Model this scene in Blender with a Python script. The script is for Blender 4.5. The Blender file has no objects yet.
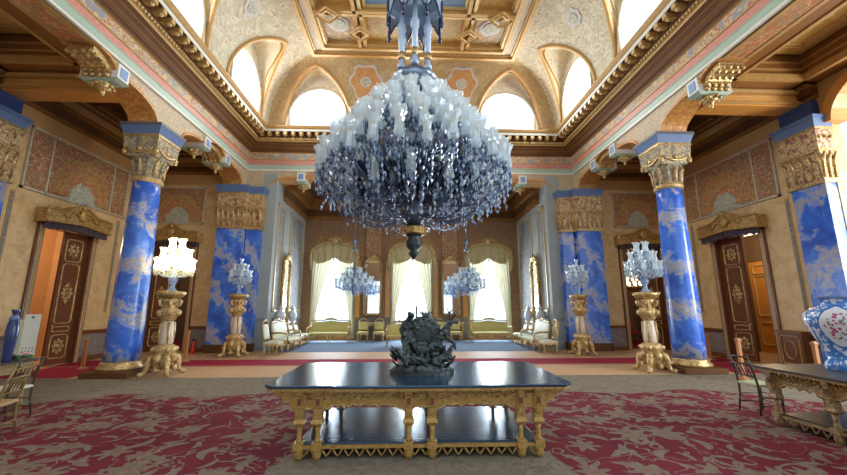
import bpy, bmesh, math, random
from math import sin, cos, pi, sqrt, radians
from mathutils import Vector, Matrix
random.seed(11)
SC = bpy.context.scene
COL = SC.collection

# ------------------------------------------------------------------ camera, world, lights, exposure
F_PX, PITCH, YAW = 370.0, 0.18437, 0.038506
cam = bpy.data.cameras.new('camera'); camo = bpy.data.objects.new('camera', cam); COL.objects.link(camo)
cam.sensor_fit = 'HORIZONTAL'; cam.sensor_width = 36.0; cam.lens = 36.0 * F_PX / 847.0
cam.clip_start = 0.05; cam.clip_end = 200
camo.location = (0, 0, 1.7); camo.rotation_euler = (pi/2 + PITCH, 0, -YAW)
SC.camera = camo
SC.view_settings.view_transform = 'Standard'; SC.view_settings.look = 'None'
SC.view_settings.gamma = 1.0; SC.view_settings.use_curve_mapping = False
SC.view_settings.exposure = 0.46
W = bpy.data.worlds.new('sky'); SC.world = W; W.use_nodes = True
bg = W.node_tree.nodes['Background']; bg.inputs[0].default_value = (0.78, 0.90, 1.0, 1); bg.inputs[1].default_value = 2.0
XC = 0.14

def area(name, loc, target, sx, sy, power, col):
    l = bpy.data.lights.new(name, 'AREA'); l.shape = 'RECTANGLE'; l.size = sx; l.size_y = sy; l.energy = power; l.color = col
    o = bpy.data.objects.new(name, l); COL.objects.link(o); o.location = loc
    o.rotation_euler = (Vector(target) - Vector(loc)).to_track_quat('-Z', 'Y').to_euler()
    return o
DAY = (0.86, 0.93, 1.0)
for s in (-1, 0, 1):
    area('daylight', (XC + s*4.1, 20.35, 2.6), (XC + s*4.1, 10, 1.2), 2.0, 3.9, 420, (.92,.96,1.))
    area('daylight', (XC + s*4.1, 15.1, 10.2), (XC + s*2, 8, 6.5), 2.2, 1.6, 165, (1, .96, .9))
for s in (-1, 1):
    for y in (12.85, 8.65, 4.45):
        area('daylight', (XC + s*6.95, y, 10.2), (XC, y, 7.5), 2.2, 1.6, 155, (1, .96, .9))

area('daylight', (XC + 13.6, 4.6, 3.6), (XC + 10.4, 8.6, 2.6), 1.8, 3.6, 420, (1, .97, .92))

# ------------------------------------------------------------------ helpers
class MB:
    def __init__(s): s.v = []; s.f = []; s.sm = []; s.mi = []
    def add(s, vs, fs, smooth=False, mi=0):
        b = len(s.v); s.v += [tuple(v) for v in vs]
        for f in fs: s.f.append(tuple(b+i for i in f)); s.sm.append(smooth); s.mi.append(mi)
        return s
    def box(s, x0, y0, z0, x1, y1, z1, mi=0):
        v = [(x, y, z) for x in (x0, x1) for y in (y0, y1) for z in (z0, z1)]
        return s.add(v, [(0,1,3,2),(4,6,7,5),(0,4,5,1),(2,3,7,6),(0,2,6,4),(1,5,7,3)], mi=mi)
    def frustum(s, cx, cy, z0, hx0, hy0, z1, hx1, hy1, mi=0):
        v = [(cx+a*hx0, cy+b*hy0, z0) for a, b in ((-1,-1),(1,-1),(1,1),(-1,1))] + [(cx+a*hx1, cy+b*hy1, z1) for a, b in ((-1,-1),(1,-1),(1,1),(-1,1))]
        return s.add(v, [(3,2,1,0),(4,5,6,7),(0,1,5,4),(1,2,6,5),(2,3,7,6),(3,0,4,7)], mi=mi)
    def lathe(s, prof, n=16, c=(0,0,0), smooth=True, mi=0, sx=1, sy=1, ph=0, cap=True):
        vs = []; fs = []; m = len(prof)
        for r, z in prof:
            for i in range(n):
                a = 2*pi*i/n + ph; vs.append((c[0]+r*cos(a)*sx, c[1]+r*sin(a)*sy, c[2]+z))
        for j in range(m-1):
            for i in range(n): k = (i+1) % n; fs.append((j*n+i, j*n+k, (j+1)*n+k, (j+1)*n+i))
        s.add(vs, fs, smooth, mi)
        if cap:
            if prof[0][0] > 1e-4: s.add(vs[:n], [tuple(reversed(range(n)))], False, mi)
            if prof[-1][0] > 1e-4: s.add(vs[-n:], [tuple(range(n))], False, mi)
        return s
    def tube(s, pts, r, n=6, smooth=True, mi=0, closed=False):
        P = [Vector(p) for p in pts]; m = len(P); vs = []; fs = []
        R = r if isinstance(r, (list, tuple)) else [r]*m
        up = None
        for i in range(m):
            if closed: t = P[(i+1) % m] - P[i-1]
            else: t = P[min(i+1, m-1)] - P[max(i-1, 0)]
            if t.length < 1e-9: t = Vector((0,0,1))
            t.normalize()
            if up is None: up = Vector((0,0,1)) if abs(t.z) < .9 else Vector((1,0,0))
            a = t.cross(up)
            if a.length < 1e-5: a = t.orthogonal()
            a.normalize(); b = a.cross(t); up = b
            for k in range(n):
                q = 2*pi*k/n; vs.append(P[i] + (a*cos(q) + b*sin(q))*R[i])
        for i in range(m if closed else m-1):
            j = (i+1) % m
            for k in range(n): l = (k+1) % n; fs.append((i*n+k, i*n+l, j*n+l, j*n+k))
        if not closed: fs += [tuple(range(n)), tuple(reversed(range((m-1)*n, m*n)))]
        return s.add(vs, fs, smooth, mi)
    def prism(s, poly, ax, a, b, mi=0, smooth=False):
        def p(u, w, t): return (u, t, w) if ax == 'y' else ((t, u, w) if ax == 'x' else (u, w, t))
        n = len(poly); vs = [p(u, w, a) for u, w in poly] + [p(u, w, b) for u, w in poly]
        fs = [tuple(range(n)), tuple(reversed(range(n, 2*n)))] + [(i, (i+1) % n, n+(i+1) % n, n+i) for i in range(n)]
        return s.add(vs, fs, smooth, mi)
    def ball(s, c, r, u=10, v=7, mi=0):
        if not isinstance(r, (tuple, list)): r = (r, r, r)
        prof = [(sin(pi*j/v), -cos(pi*j/v)) for j in range(v+1)]
        vs = []; fs = []
        for q, z in prof:
            for i in range(u): a = 2*pi*i/u; vs.append((c[0]+r[0]*q*cos(a), c[1]+r[1]*q*sin(a), c[2]+r[2]*z))
        for j in range(v):
            for i in range(u): k = (i+1) % u; fs.append((j*u+i, j*u+k, (j+1)*u+k, (j+1)*u+i))
        return s.add(vs, fs, True, mi)
    def octa(s, c, r, h, mi=0):
        x, y, z = c
        return s.add([(x,y,z+h*.4),(x+r,y,z),(x,y+r,z),(x-r,y,z),(x,y-r,z),(x,y,z-h*.6)], [(0,1,2),(0,2,3),(0,3,4),(0,4,1),(5,2,1),(5,3,2),(5,4,3),(5,1,4)], mi=mi)
    def grid(s, fn, nu, nv, smooth=True, mi=0):
        vs = [fn(i/nu, j/nv) for j in range(nv+1) for i in range(nu+1)]; w = nu+1
        return s.add(vs, [(j*w+i, j*w+i+1, (j+1)*w+i+1, (j+1)*w+i) for j in range(nv) for i in range(nu)], smooth, mi)
    def xf(s, M, start=0):
        for i in range(start, len(s.v)): s.v[i] = tuple(M @ Vector(s.v[i]))
        return s
    def build(s, name, mats, parent=None, loc=None, rz=0, recalc=True, bevel=0):
        me = bpy.data.meshes.new(name); me.from_pydata(s.v, [], s.f)
        for m in (mats if isinstance(mats, (list, tuple)) else [mats]): me.materials.append(m)
        me.polygons.foreach_set('use_smooth', s.sm); me.polygons.foreach_set('material_index', s.mi)
        if recalc:
            bm = bmesh.new(); bm.from_mesh(me); bmesh.ops.remove_doubles(bm, verts=bm.verts, dist=1e-5)
            bmesh.ops.recalc_face_normals(bm, faces=bm.faces); bm.to_mesh(me); bm.free()
        me.update()
        o = bpy.data.objects.new(name, me); COL.objects.link(o)
        if parent: o.parent = parent
        if loc: o.location = loc
        if rz: o.rotation_euler = (0, 0, rz)
        if bevel:
            b = o.modifiers.new('soft edges', 'BEVEL'); b.width = bevel; b.segments = 2; b.limit_method = 'ANGLE'
        return o

def tag(o, label=None, cat=None, group=None, kind=None):
    if label: o['label'] = label
    if cat: o['category'] = cat
    if group: o['group'] = group
    if kind: o['kind'] = kind
    return o
def thing(name, label, cat, loc=(0,0,0), rz=0, group=None):
    o = bpy.data.objects.new(name, None); COL.objects.link(o); o.location = loc; o.rotation_euler = (0, 0, rz); o.empty_display_size = .1
    return tag(o, label, cat, group)
def struct(o, label=None): return tag(o, label, None, None, 'structure')
def kids(o): return [c for c in bpy.data.objects if c.parent == o]
def dup(root, label=None, loc=None, rz=None, group=None):
    def cp(o, par):
        c = o.copy(); COL.objects.link(c)
        if par: c.parent = par
        for ch in KID.get(o.name, []): cp(ch, c)
        return c
    KID = {}
    for o in bpy.data.objects:
        if o.parent: KID.setdefault(o.parent.name, []).append(o)
    r = cp(root, None)
    if label: r['label'] = label
    if loc: r.location = loc
    if rz is not None: r.rotation_euler = (0, 0, rz)
    if group: r['group'] = group
    return r
def part(src, parent, loc=(0,0,0), rz=0, scale=None):
    c = src.copy(); COL.objects.link(c); c.parent = parent; c.location = loc; c.rotation_euler = (0, 0, rz)
    if scale: c.scale = scale
    return c

# ------------------------------------------------------------------ materials
class NT:
    def __init__(s, name):
        s.m = bpy.data.materials.new(name); s.m.use_nodes = True; s.t = s.m.node_tree
        s.b = s.t.nodes['Principled BSDF']; s.co = None
    def n(s, ty): return s.t.nodes.new(ty)
    def set(s, node, i, v):
        if v is None: return
        if hasattr(v, 'is_output') or isinstance(v, bpy.types.NodeSocket): s.t.links.new(v, node.inputs[i])
        else:
            if isinstance(v, tuple) and len(v) == 3 and len(getattr(node.inputs[i], 'default_value', (0,))) == 4: v = v + (1,)
            node.inputs[i].default_value = v
    def obj(s):
        if s.co is None: s.co = s.n('ShaderNodeTexCoord').outputs['Object']
        return s.co
    def mapv(s, scale=(1,1,1), rot=(0,0,0), v=None):
        k = s.n('ShaderNodeMapping'); s.set(k, 0, v or s.obj()); k.inputs[2].default_value = rot; k.inputs[3].default_value = scale; return k.outputs[0]
    def sep(s, v=None):
        k = s.n('ShaderNodeSeparateXYZ'); s.set(k, 0, v or s.obj()); return k.outputs
    def noise(s, scale, detail=3, dist=0, v=None, rough=.55, out=0):
        k = s.n('ShaderNodeTexNoise'); s.set(k, 'Vector', v or s.obj()); s.set(k, 'Scale', scale); s.set(k, 'Detail', detail); s.set(k, 'Distortion', dist); s.set(k, 'Roughness', rough); return k.outputs[out]
    def voro(s, scale, v=None, feat='F1', out=0):
        k = s.n('ShaderNodeTexVoronoi'); k.feature = feat; s.set(k, 'Vector', v or s.obj()); s.set(k, 'Scale', scale); return k.outputs[out]
    def wave(s, scale, dist=0, v=None, dire='Z', ds=1., det=2, prof='SIN'):
        k = s.n('ShaderNodeTexWave'); k.bands_direction = dire; k.wave_profile = prof; s.set(k, 'Vector', v or s.obj()); s.set(k, 'Scale', scale); s.set(k, 'Distortion', dist); s.set(k, 'Detail', det); s.set(k, 'Detail Scale', ds); return k.outputs[1]
    def math(s, op, a, b=None, c=None):
        k = s.n('ShaderNodeMath'); k.operation = op; s.set(k, 0, a); s.set(k, 1, b); s.set(k, 2, c); return k.outputs[0]
    def sstep(s, x, a, b):
        k = s.n('ShaderNodeMapRange'); k.interpolation_type = 'SMOOTHSTEP'; s.set(k, 0, x); k.inputs[1].default_value = a; k.inputs[2].default_value = b; return k.outputs[0]
    def ramp(s, fac, stops, interp='LINEAR'):
        k = s.n('ShaderNodeValToRGB'); k.color_ramp.interpolation = interp; e = k.color_ramp.elements
        while len(e) < len(stops): e.new(0.5)
        for i, (p, c) in enumerate(stops): e[i].position = p; e[i].color = c + (1,)
        s.set(k, 0, fac); return k.outputs[0]
    def mix(s, f, a, b):
        k = s.n('ShaderNodeMix'); k.data_type = 'RGBA'
        s.set(k, 0, f)
        for i, c in ((6, a), (7, b)):
            if isinstance(c, tuple): k.inputs[i].default_value = c + (1,)
            else: s.t.links.new(c, k.inputs[i])
        return k.outputs[2]
    def bump(s, h, st=.3, d=.02):
        k = s.n('ShaderNodeBump'); s.set(k, 'Height', h); k.inputs['Strength'].default_value = st; k.inputs['Distance'].default_value = d; s.t.links.new(k.outputs[0], s.b.inputs['Normal'])
    def fin(s, col=None, rough=None, metal=None, spec=None, **kw):
        s.set(s.b, 'Base Color', col); s.set(s.b, 'Roughness', rough); s.set(s.b, 'Metallic', metal); s.set(s.b, 'Specular IOR Level', spec)
        for k, v in kw.items(): s.set(s.b, k, v)
        return s.m

def plain(name, c, rough=.5, metal=0, var=.15, scale=6, bump=0, spec=None):
    t = NT(name); f = t.noise(scale, 4)
    col = t.mix(f, tuple(x*(1-var) for x in c), tuple(min(1, x*(1+var)) for x in c))
    if bump: t.bump(f, bump, .01)
    return t.fin(col, rough, metal, spec)
def gilt(name, hi, lo, scale=22, bump=.6, rough=.35, metal=.55):
    t = NT(name); w = t.noise(scale*.35, 3, 1.2); v = t.voro(scale, feat='SMOOTH_F1')
    h = t.math('ADD', t.math('MULTIPLY', v, .7), t.math('MULTIPLY', w, .6))
    col = t.ramp(h, [(.25, hi), (.6, tuple((a+b)/2 for a, b in zip(hi, lo))), (.85, lo)])  # highlights and crevice shade of carving mixed into the gilt colour
    t.bump(h, bump, .03); return t.fin(col, rough, metal)
def wood(name, a, b, scale=(1,1,12), rough=.35, spec=None):
    t = NT(name); f = t.noise(3, 5, .6, v=t.mapv(scale)); return t.fin(t.mix(f, a, b), rough, 0, spec)
def ornate(name, cols, scale=6, rough=.6, bump=.15, warp=.25, metal=0, stretch=(1,1,1)):
    """scrolling painted ornament: rosettes on warped cells with thin stems"""
    t = NT(name); mv = t.mapv(stretch)
    k = t.n('ShaderNodeVectorMath'); k.operation = 'MULTIPLY_ADD'
    t.t.links.new(t.noise(scale*.8, 2, v=mv, out=1), k.inputs[0]); k.inputs[1].default_value = (warp*2/scale*3,)*3; t.t.links.new(mv, k.inputs[2])
    v = t.voro(scale, v=k.outputs[0]); st = t.noise(scale*.9, 2, .8, v=mv)
    stem = t.sstep(t.math('ABSOLUTE', t.math('SUBTRACT', st, .5)), .03, .012)
    n = len(cols) - 1
    c = t.ramp(v, [(min(.97, .12 + .62*i/n), cols[i]) for i in range(n)] + [(.98, cols[n-1])], 'CONSTANT')
    big = t.noise(scale*.13, 2, v=mv)
    c = t.mix(t.math('MULTIPLY', big, .35), c, cols[-2] if n > 1 else cols[0])
    c = t.mix(t.math('MULTIPLY', stem, .8), c, cols[-1])
    t.bump(v, bump, .02); return t.fin(c, rough, metal)
def emit(name, c, s):
    t = NT(name); return t.fin(c, .4, 0, **{'Emission Color': c, 'Emission Strength': s})

GOLD = gilt('carved_gilt', (.68,.44,.14), (.24,.12,.03), 24, .5, .4, .4)
GOLDB = gilt('bright_gilt', (.80,.60,.28), (.30,.17,.05), 30, .5, .3, .6)
GOLDP = gilt('pale_gilt', (.76,.56,.26), (.32,.19,.06), 18, .7, .4, .35)
GOLDT = gilt('carved_table_gilt', (.60,.38,.11), (.30,.165,.04), 60, .3, .42, .3)
GOLDD = gilt('aged_table_gilt', (.46,.31,.14), (.20,.12,.045), 44, .45, .5, .3)
GMOULD = plain('gilt_moulding', (.46,.27,.085), .5, .12, .3, 9)
GLINE = plain('gold_leaf_line', (.62,.44,.19), .42, .25, .15, 14)
def bluemarble(name, piv, ax):
    t = NT(name); x, y, z = t.sep()[:3]
    u = t.math('MULTIPLY', x, ax[0]); u = t.math('ADD', u, t.math('MULTIPLY', y, ax[1]))
    n1 = t.noise(2.2, 5, .6, rough=.65); n2 = t.noise(13, 5, .8, rough=.7)
    ph = t.math('ADD', t.math('ADD', t.math('MULTIPLY', z, piv), u), t.math('MULTIPLY', n1, 1.9))
    w = t.math('SINE', t.math('MULTIPLY', ph, 2*pi))
    band = t.sstep(t.math('ADD', w, t.math('MULTIPLY', t.math('SUBTRACT', n2, .5), 2.6)), .52, .95)
    blue = t.ramp(t.noise(1.6, 4, 1.), [(.3, (.022,.085,.46)), (.55, (.045,.16,.66)), (.8, (.16,.32,.78))])
    cream = t.ramp(n2, [(.35, (.48,.47,.46)), (.5, (.36,.31,.23)), (.65, (.54,.54,.55))])
    haze = t.sstep(t.math('ADD', w, t.math('MULTIPLY', n1, 1.2)), .3, 1.6)
    c = t.mix(t.math('MULTIPLY', haze, .45), blue, (.42,.52,.80))
    c = t.mix(t.math('MULTIPLY', band, .8), c, cream)
    return t.fin(c, .22, 0)
BLUE = bluemarble('blue_scagliola_round', .82, (.25, .0))
BLUEP = bluemarble('blue_scagliola_square', .62, (.75, .45))
BLUEIN = plain('blue_inset_paint', (.16,.28,.52), .5)
BLUEPAINT = plain('blue_painted_edge', (.10,.17,.33), .5, 0, .35, 14)
CAPMIX = ornate('painted_capital_relief', [(.66,.44,.12), (.05,.08,.10), (.09,.13,.19), (.40,.33,.18), (.64,.46,.16)], 7.5, .5, .7, .25)
CAPGOLD = ornate('gilded_capital_relief', [(.70,.54,.24), (.44,.30,.11), (.58,.46,.24), (.30,.10,.06), (.78,.66,.36)], 8, .4, .6, .2, .2)
COVE = ornate('painted_cove_scrolls', [(.46,.31,.17), (.62,.58,.44), (.56,.52,.38), (.49,.43,.30), (.36,.33,.25)], 3.8, .7, .05, .3)
COVEND = ornate('painted_cove_ochre', [(.48,.20,.08), (.50,.38,.19), (.45,.33,.15), (.40,.26,.11), (.34,.30,.20)], 4.5, .7, .05, .3)
LUNV = ornate('painted_lunette_vault', [(.52,.44,.34), (.74,.68,.55), (.70,.64,.50), (.66,.60,.46), (.58,.50,.38)], 5, .7, .04, .3)
SPAND = ornate('painted_spandrel', [(.46,.18,.08), (.54,.46,.32), (.47,.37,.23), (.42,.33,.22), (.64,.50,.28)], 9, .6, .08, .3)
FRIEZE = ornate('painted_frieze', [(.62,.42,.14), (.38,.12,.06), (.50,.34,.15), (.26,.26,.28), (.62,.48,.26)], 4.2, .6, .1, .3)
SOFFIT = ornate('painted_arch_soffit', [(.60,.24,.045), (.56,.28,.06), (.48,.21,.045), (.42,.17,.04), (.66,.42,.14)], 7, .5, .06, .3)
OLIVE = ornate('olive_ceiling_painting', [(.58,.24,.07), (.46,.32,.08), (.50,.32,.08), (.48,.28,.07), (.58,.40,.14)], 2.6, .5, .04, .4)
COFFER = ornate('coffer_painting', [(.55,.48,.34), (.44,.28,.12), (.36,.22,.08), (.42,.30,.14), (.30,.26,.20)], 3.2, .55, .05, .3)
CREAMB = ornate('cream_border_painting', [(.46,.40,.32), (.64,.58,.44), (.58,.50,.36), (.52,.44,.30), (.40,.34,.24)], 8, .6, .04, .3)
WALLB = ornate('brown_damask_wall', [(.30,.16,.07), (.23,.11,.05), (.20,.095,.04), (.26,.14,.06), (.33,.20,.09)], 7, .6, .05, .3)
PANELR = ornate('red_arabesque_panel', [(.54,.36,.15), (.40,.12,.045), (.32,.09,.04), (.30,.19,.09), (.56,.40,.2)], 7, .55, .05, .35)
PANELG = ornate('grey_arabesque_panel', [(.30,.14,.11), (.17,.21,.24), (.14,.18,.21), (.22,.22,.21), (.46,.43,.33)], 5.5, .75, .05, .4)
FANRED = ornate('red_fan_painting', [(.58,.34,.10), (.52,.14,.05), (.46,.15,.06), (.34,.2,.09), (.60,.40,.16)], 6, .55, .05, .3)
FANGOLD = plain('gold_fan_rim', (.46,.28,.09), .5, .2, .25, 10)
TEAL = ornate('teal_grey_painting', [(.56,.52,.38), (.34,.36,.28), (.28,.30,.24), (.42,.42,.33), (.60,.54,.38)], 7, .6, .05, .35)
ALCW = plain('grey_green_alcove_wall', (.31,.35,.34), .75, 0, .14, 2.5)
STUCCO = NT('beige_marbled_wall'); _n = STUCCO.noise(3.5, 6, .8, rough=.7)
STUCCO = STUCCO.fin(STUCCO.ramp(_n, [(.3, (.52,.33,.13)), (.5, (.68,.46,.21)), (.72, (.76,.56,.30))]), .45)
TAN = plain('tan_upper_wall', (.50,.28,.10), .5, 0, .15, 2)
WHITEB = plain('white_cornice_band', (.68,.68,.60), .5, 0, .08)
GREENB = plain('sage_green_band', (.36,.46,.36), .5, 0, .12)
PINKB = ornate('salmon_band', [(.60,.27,.20), (.56,.20,.15), (.58,.23,.18), (.54,.20,.15), (.58,.38,.26)], 14, .55, .03)
DWOOD = wood('dark_brown_timber', (.085,.036,.013), (.155,.068,.022), (1,1,1), .65, .2)
MWOOD = wood('brown_gilt_timber', (.20,.08,.018), (.30,.135,.034), (1,1,1), .5, .3)
AMBER = wood('amber_timber', (.52,.22,.04), (.66,.32,.07), (1,1,1), .32)
DOORW = wood('mahogany_door', (.13,.042,.016), (.22,.075,.026), (14,14,1.2), .28)
POSTW = wood('orange_pine_post', (.40,.16,.05), (.52,.23,.08), (20,20,2), .35)
DADO = ornate('grey_marble_dado', [(.30,.24,.22), (.22,.19,.18), (.26,.22,.20), (.20,.17,.16), (.34,.29,.26)], 5, .35, .0, .3)
BLACKTOP = NT('black_lacquer_top'); _w = BLACKTOP.wave(3.2, 1.5, dire='Y', det=3)
BLACKTOP = BLACKTOP.fin(BLACKTOP.mix(_w, (.008,.024,.055), (.020,.055,.105)), BLACKTOP.math('ADD', BLACKTOP.math('MULTIPLY', _w, .08), .14), 0, .8, **{'Specular Tint': (.62,.82,1.,1)})  # blue streaks put the sky's reflection into the lacquer colour
DULLTOP = plain('dull_dark_table_top', (.055,.048,.038), .3, 0, .2)
BRONZE = NT('dark_green_bronze'); _n = BRONZE.noise(16, 4); BRONZE.bump(_n, .6, .02)
BRONZE = BRONZE.fin(BRONZE.ramp(_n, [(.3, (.028,.036,.037)), (.6, (.07,.088,.088)), (.8, (.13,.155,.155))]), .38, .6)
PINKST = plain('cream_scagliola', (.62,.52,.42), .35, 0, .18, 5)
CLOTHG = plain('olive_gold_brocade', (.60,.52,.18), .65, 0, .2, 24, .15)
CLOTHC = plain('pale_cream_green_silk', (.62,.62,.46), .6, 0, .14, 20, .12)
CURT = NT('pale_sage_curtain'); _c = CURT.mix(CURT.noise(9, 4), (.37,.34,.23), (.48,.45,.32)); CURT.fin(_c, .8)
_t = CURT.n('ShaderNodeBsdfTranslucent'); _m = CURT.n('ShaderNodeMixShader'); _m.inputs[0].default_value = .15
CURT.t.links.new(_c, _t.inputs[0]); CURT.t.links.new(CURT.b.outputs[0], _m.inputs[1]); CURT.t.links.new(_t.outputs[0], _m.inputs[2]); CURT.t.links.new(_m.outputs[0], CURT.t.nodes['Material Output'].inputs[0]); CURT = CURT.m
SWAG = ornate('swag_brocade', [(.52,.38,.14), (.58,.50,.28), (.53,.45,.24), (.47,.38,.19), (.60,.47,.22)], 9, .65, .05)
FRINGE = plain('dark_plum_fringe', (.055,.035,.045), .8, 0, .3, 40)
RUSH = plain('woven_rush', (.46,.30,.12), .7, 0, .2, 60, .3)
OLDGILT = plain('worn_gilt_chair_wood', (.26,.17,.055), .42, .25, .3, 18)
DARKCH = plain('dark_chair_wood', (.07,.045,.025), .4, .1, .3, 18)
WHITEP = plain('white_panel', (.66,.64,.54), .5, 0, .05)
LIMEP = plain('pale_green_panel', (.46,.50,.30), .5, 0, .08)
REDP = plain('fire_red', (.55,.03,.02), .35, 0, .08)
BLACKP = plain('black_rubber', (.02,.02,.02), .5, 0, .1)
REDROPE = plain('red_velvet', (.42,.03,.045), .8, 0, .2, 30)
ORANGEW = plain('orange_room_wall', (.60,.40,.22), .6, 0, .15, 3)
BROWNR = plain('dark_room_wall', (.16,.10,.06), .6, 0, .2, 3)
LEAF = plain('green_leaves', (.06,.14,.04), .6, 0, .3, 30)
PETALP = plain('pink_petals', (.62,.30,.32), .6, 0, .2, 30)
PETALW = plain('white_petals', (.68,.64,.58), .6, 0, .1, 30)
MIRROR = NT('mirror_silver').fin((.88,.90,.90), .02, 1.)
CERAM = plain('pale_porcelain', (.56,.60,.66), .2, 0, .15, 14)
def glassmat(name, tint, tr, tl, rough=.12, fb=.34):
    t = NT(name); nt = t.t; out = nt.nodes['Material Output']
    a = t.n('ShaderNodeBsdfTransparent'); a.inputs[0].default_value = (.9,.95,1,1)
    b = t.n('ShaderNodeBsdfTranslucent'); b.inputs[0].default_value = tint + (1,)
    d = t.n('ShaderNodeBsdfDiffuse'); d.inputs[0].default_value = tint + (1,)
    g = t.n('ShaderNodeBsdfGlossy'); g.inputs[1].default_value = rough; g.inputs[0].default_value = (.92,.96,1,1)
    fr = t.n('ShaderNodeLayerWeight'); fr.inputs[0].default_value = fb
    m0 = t.n('ShaderNodeMixShader'); m0.inputs[0].default_value = .5; nt.links.new(b.outputs[0], m0.inputs[1]); nt.links.new(d.outputs[0], m0.inputs[2])
    m1 = t.n('ShaderNodeMixShader'); m1.inputs[0].default_value = tl; nt.links.new(a.outputs[0], m1.inputs[1]); nt.links.new(m0.outputs[0], m1.inputs[2])
    m2 = t.n('ShaderNodeMixShader'); nt.links.new(fr.outputs[0], m2.inputs[0]); nt.links.new(m1.outputs[0], m2.inputs[1]); nt.links.new(g.outputs[0], m2.inputs[2])
    nt.links.new(m2.outputs[0], out.inputs[0]); nt.nodes.remove(t.b); return t.m
SHADE = glassmat('frosted_cut_glass', (.88,.98,1.0), 0, .64, .07)
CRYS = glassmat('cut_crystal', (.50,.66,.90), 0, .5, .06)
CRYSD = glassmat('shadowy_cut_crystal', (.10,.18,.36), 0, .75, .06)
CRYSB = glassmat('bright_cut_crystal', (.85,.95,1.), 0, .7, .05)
CRYSW = glassmat('lamplit_cut_crystal', (.85,.78,.60), 0, .6, .06)  # candlelight put into the colour of the lit candelabrum's drops
PANE = glassmat('window_glass', (.9,.95,1.), 0, .02, .03, .04)
DBLUE = NT('dark_blue_glass').fin((.018,.04,.10), .12, .3, .8)
STEELB = plain('silvered_chandelier_metal', (.16,.20,.27), .28, .7, .3, 20)
PBLUE = plain('pale_blue_painted_glass', (.38,.48,.62), .2, .1, .2, 10)
WARMG = emit('lit_warm_glass', (1., .82, .50), 3.2)
def parquet():
    t = NT('oak_parquet'); k = t.n('ShaderNodeTexBrick'); t.set(k, 'Vector', t.obj())
    k.inputs['Color1'].default_value = (.48,.28,.14,1); k.inputs['Color2'].default_value = (.56,.35,.19,1); k.inputs['Mortar'].default_value = (.16,.09,.04,1)
    k.inputs['Scale'].default_value = 1.0; k.inputs['Mortar Size'].default_value = .006; k.inputs['Brick Width'].default_value = .9; k.inputs['Row Height'].default_value = .16
    c = t.mix(t.noise(5, 4), k.outputs[0], (.54,.35,.2)); return t.fin(c, .6, 0, .25)
PARQ = parquet()
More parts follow.
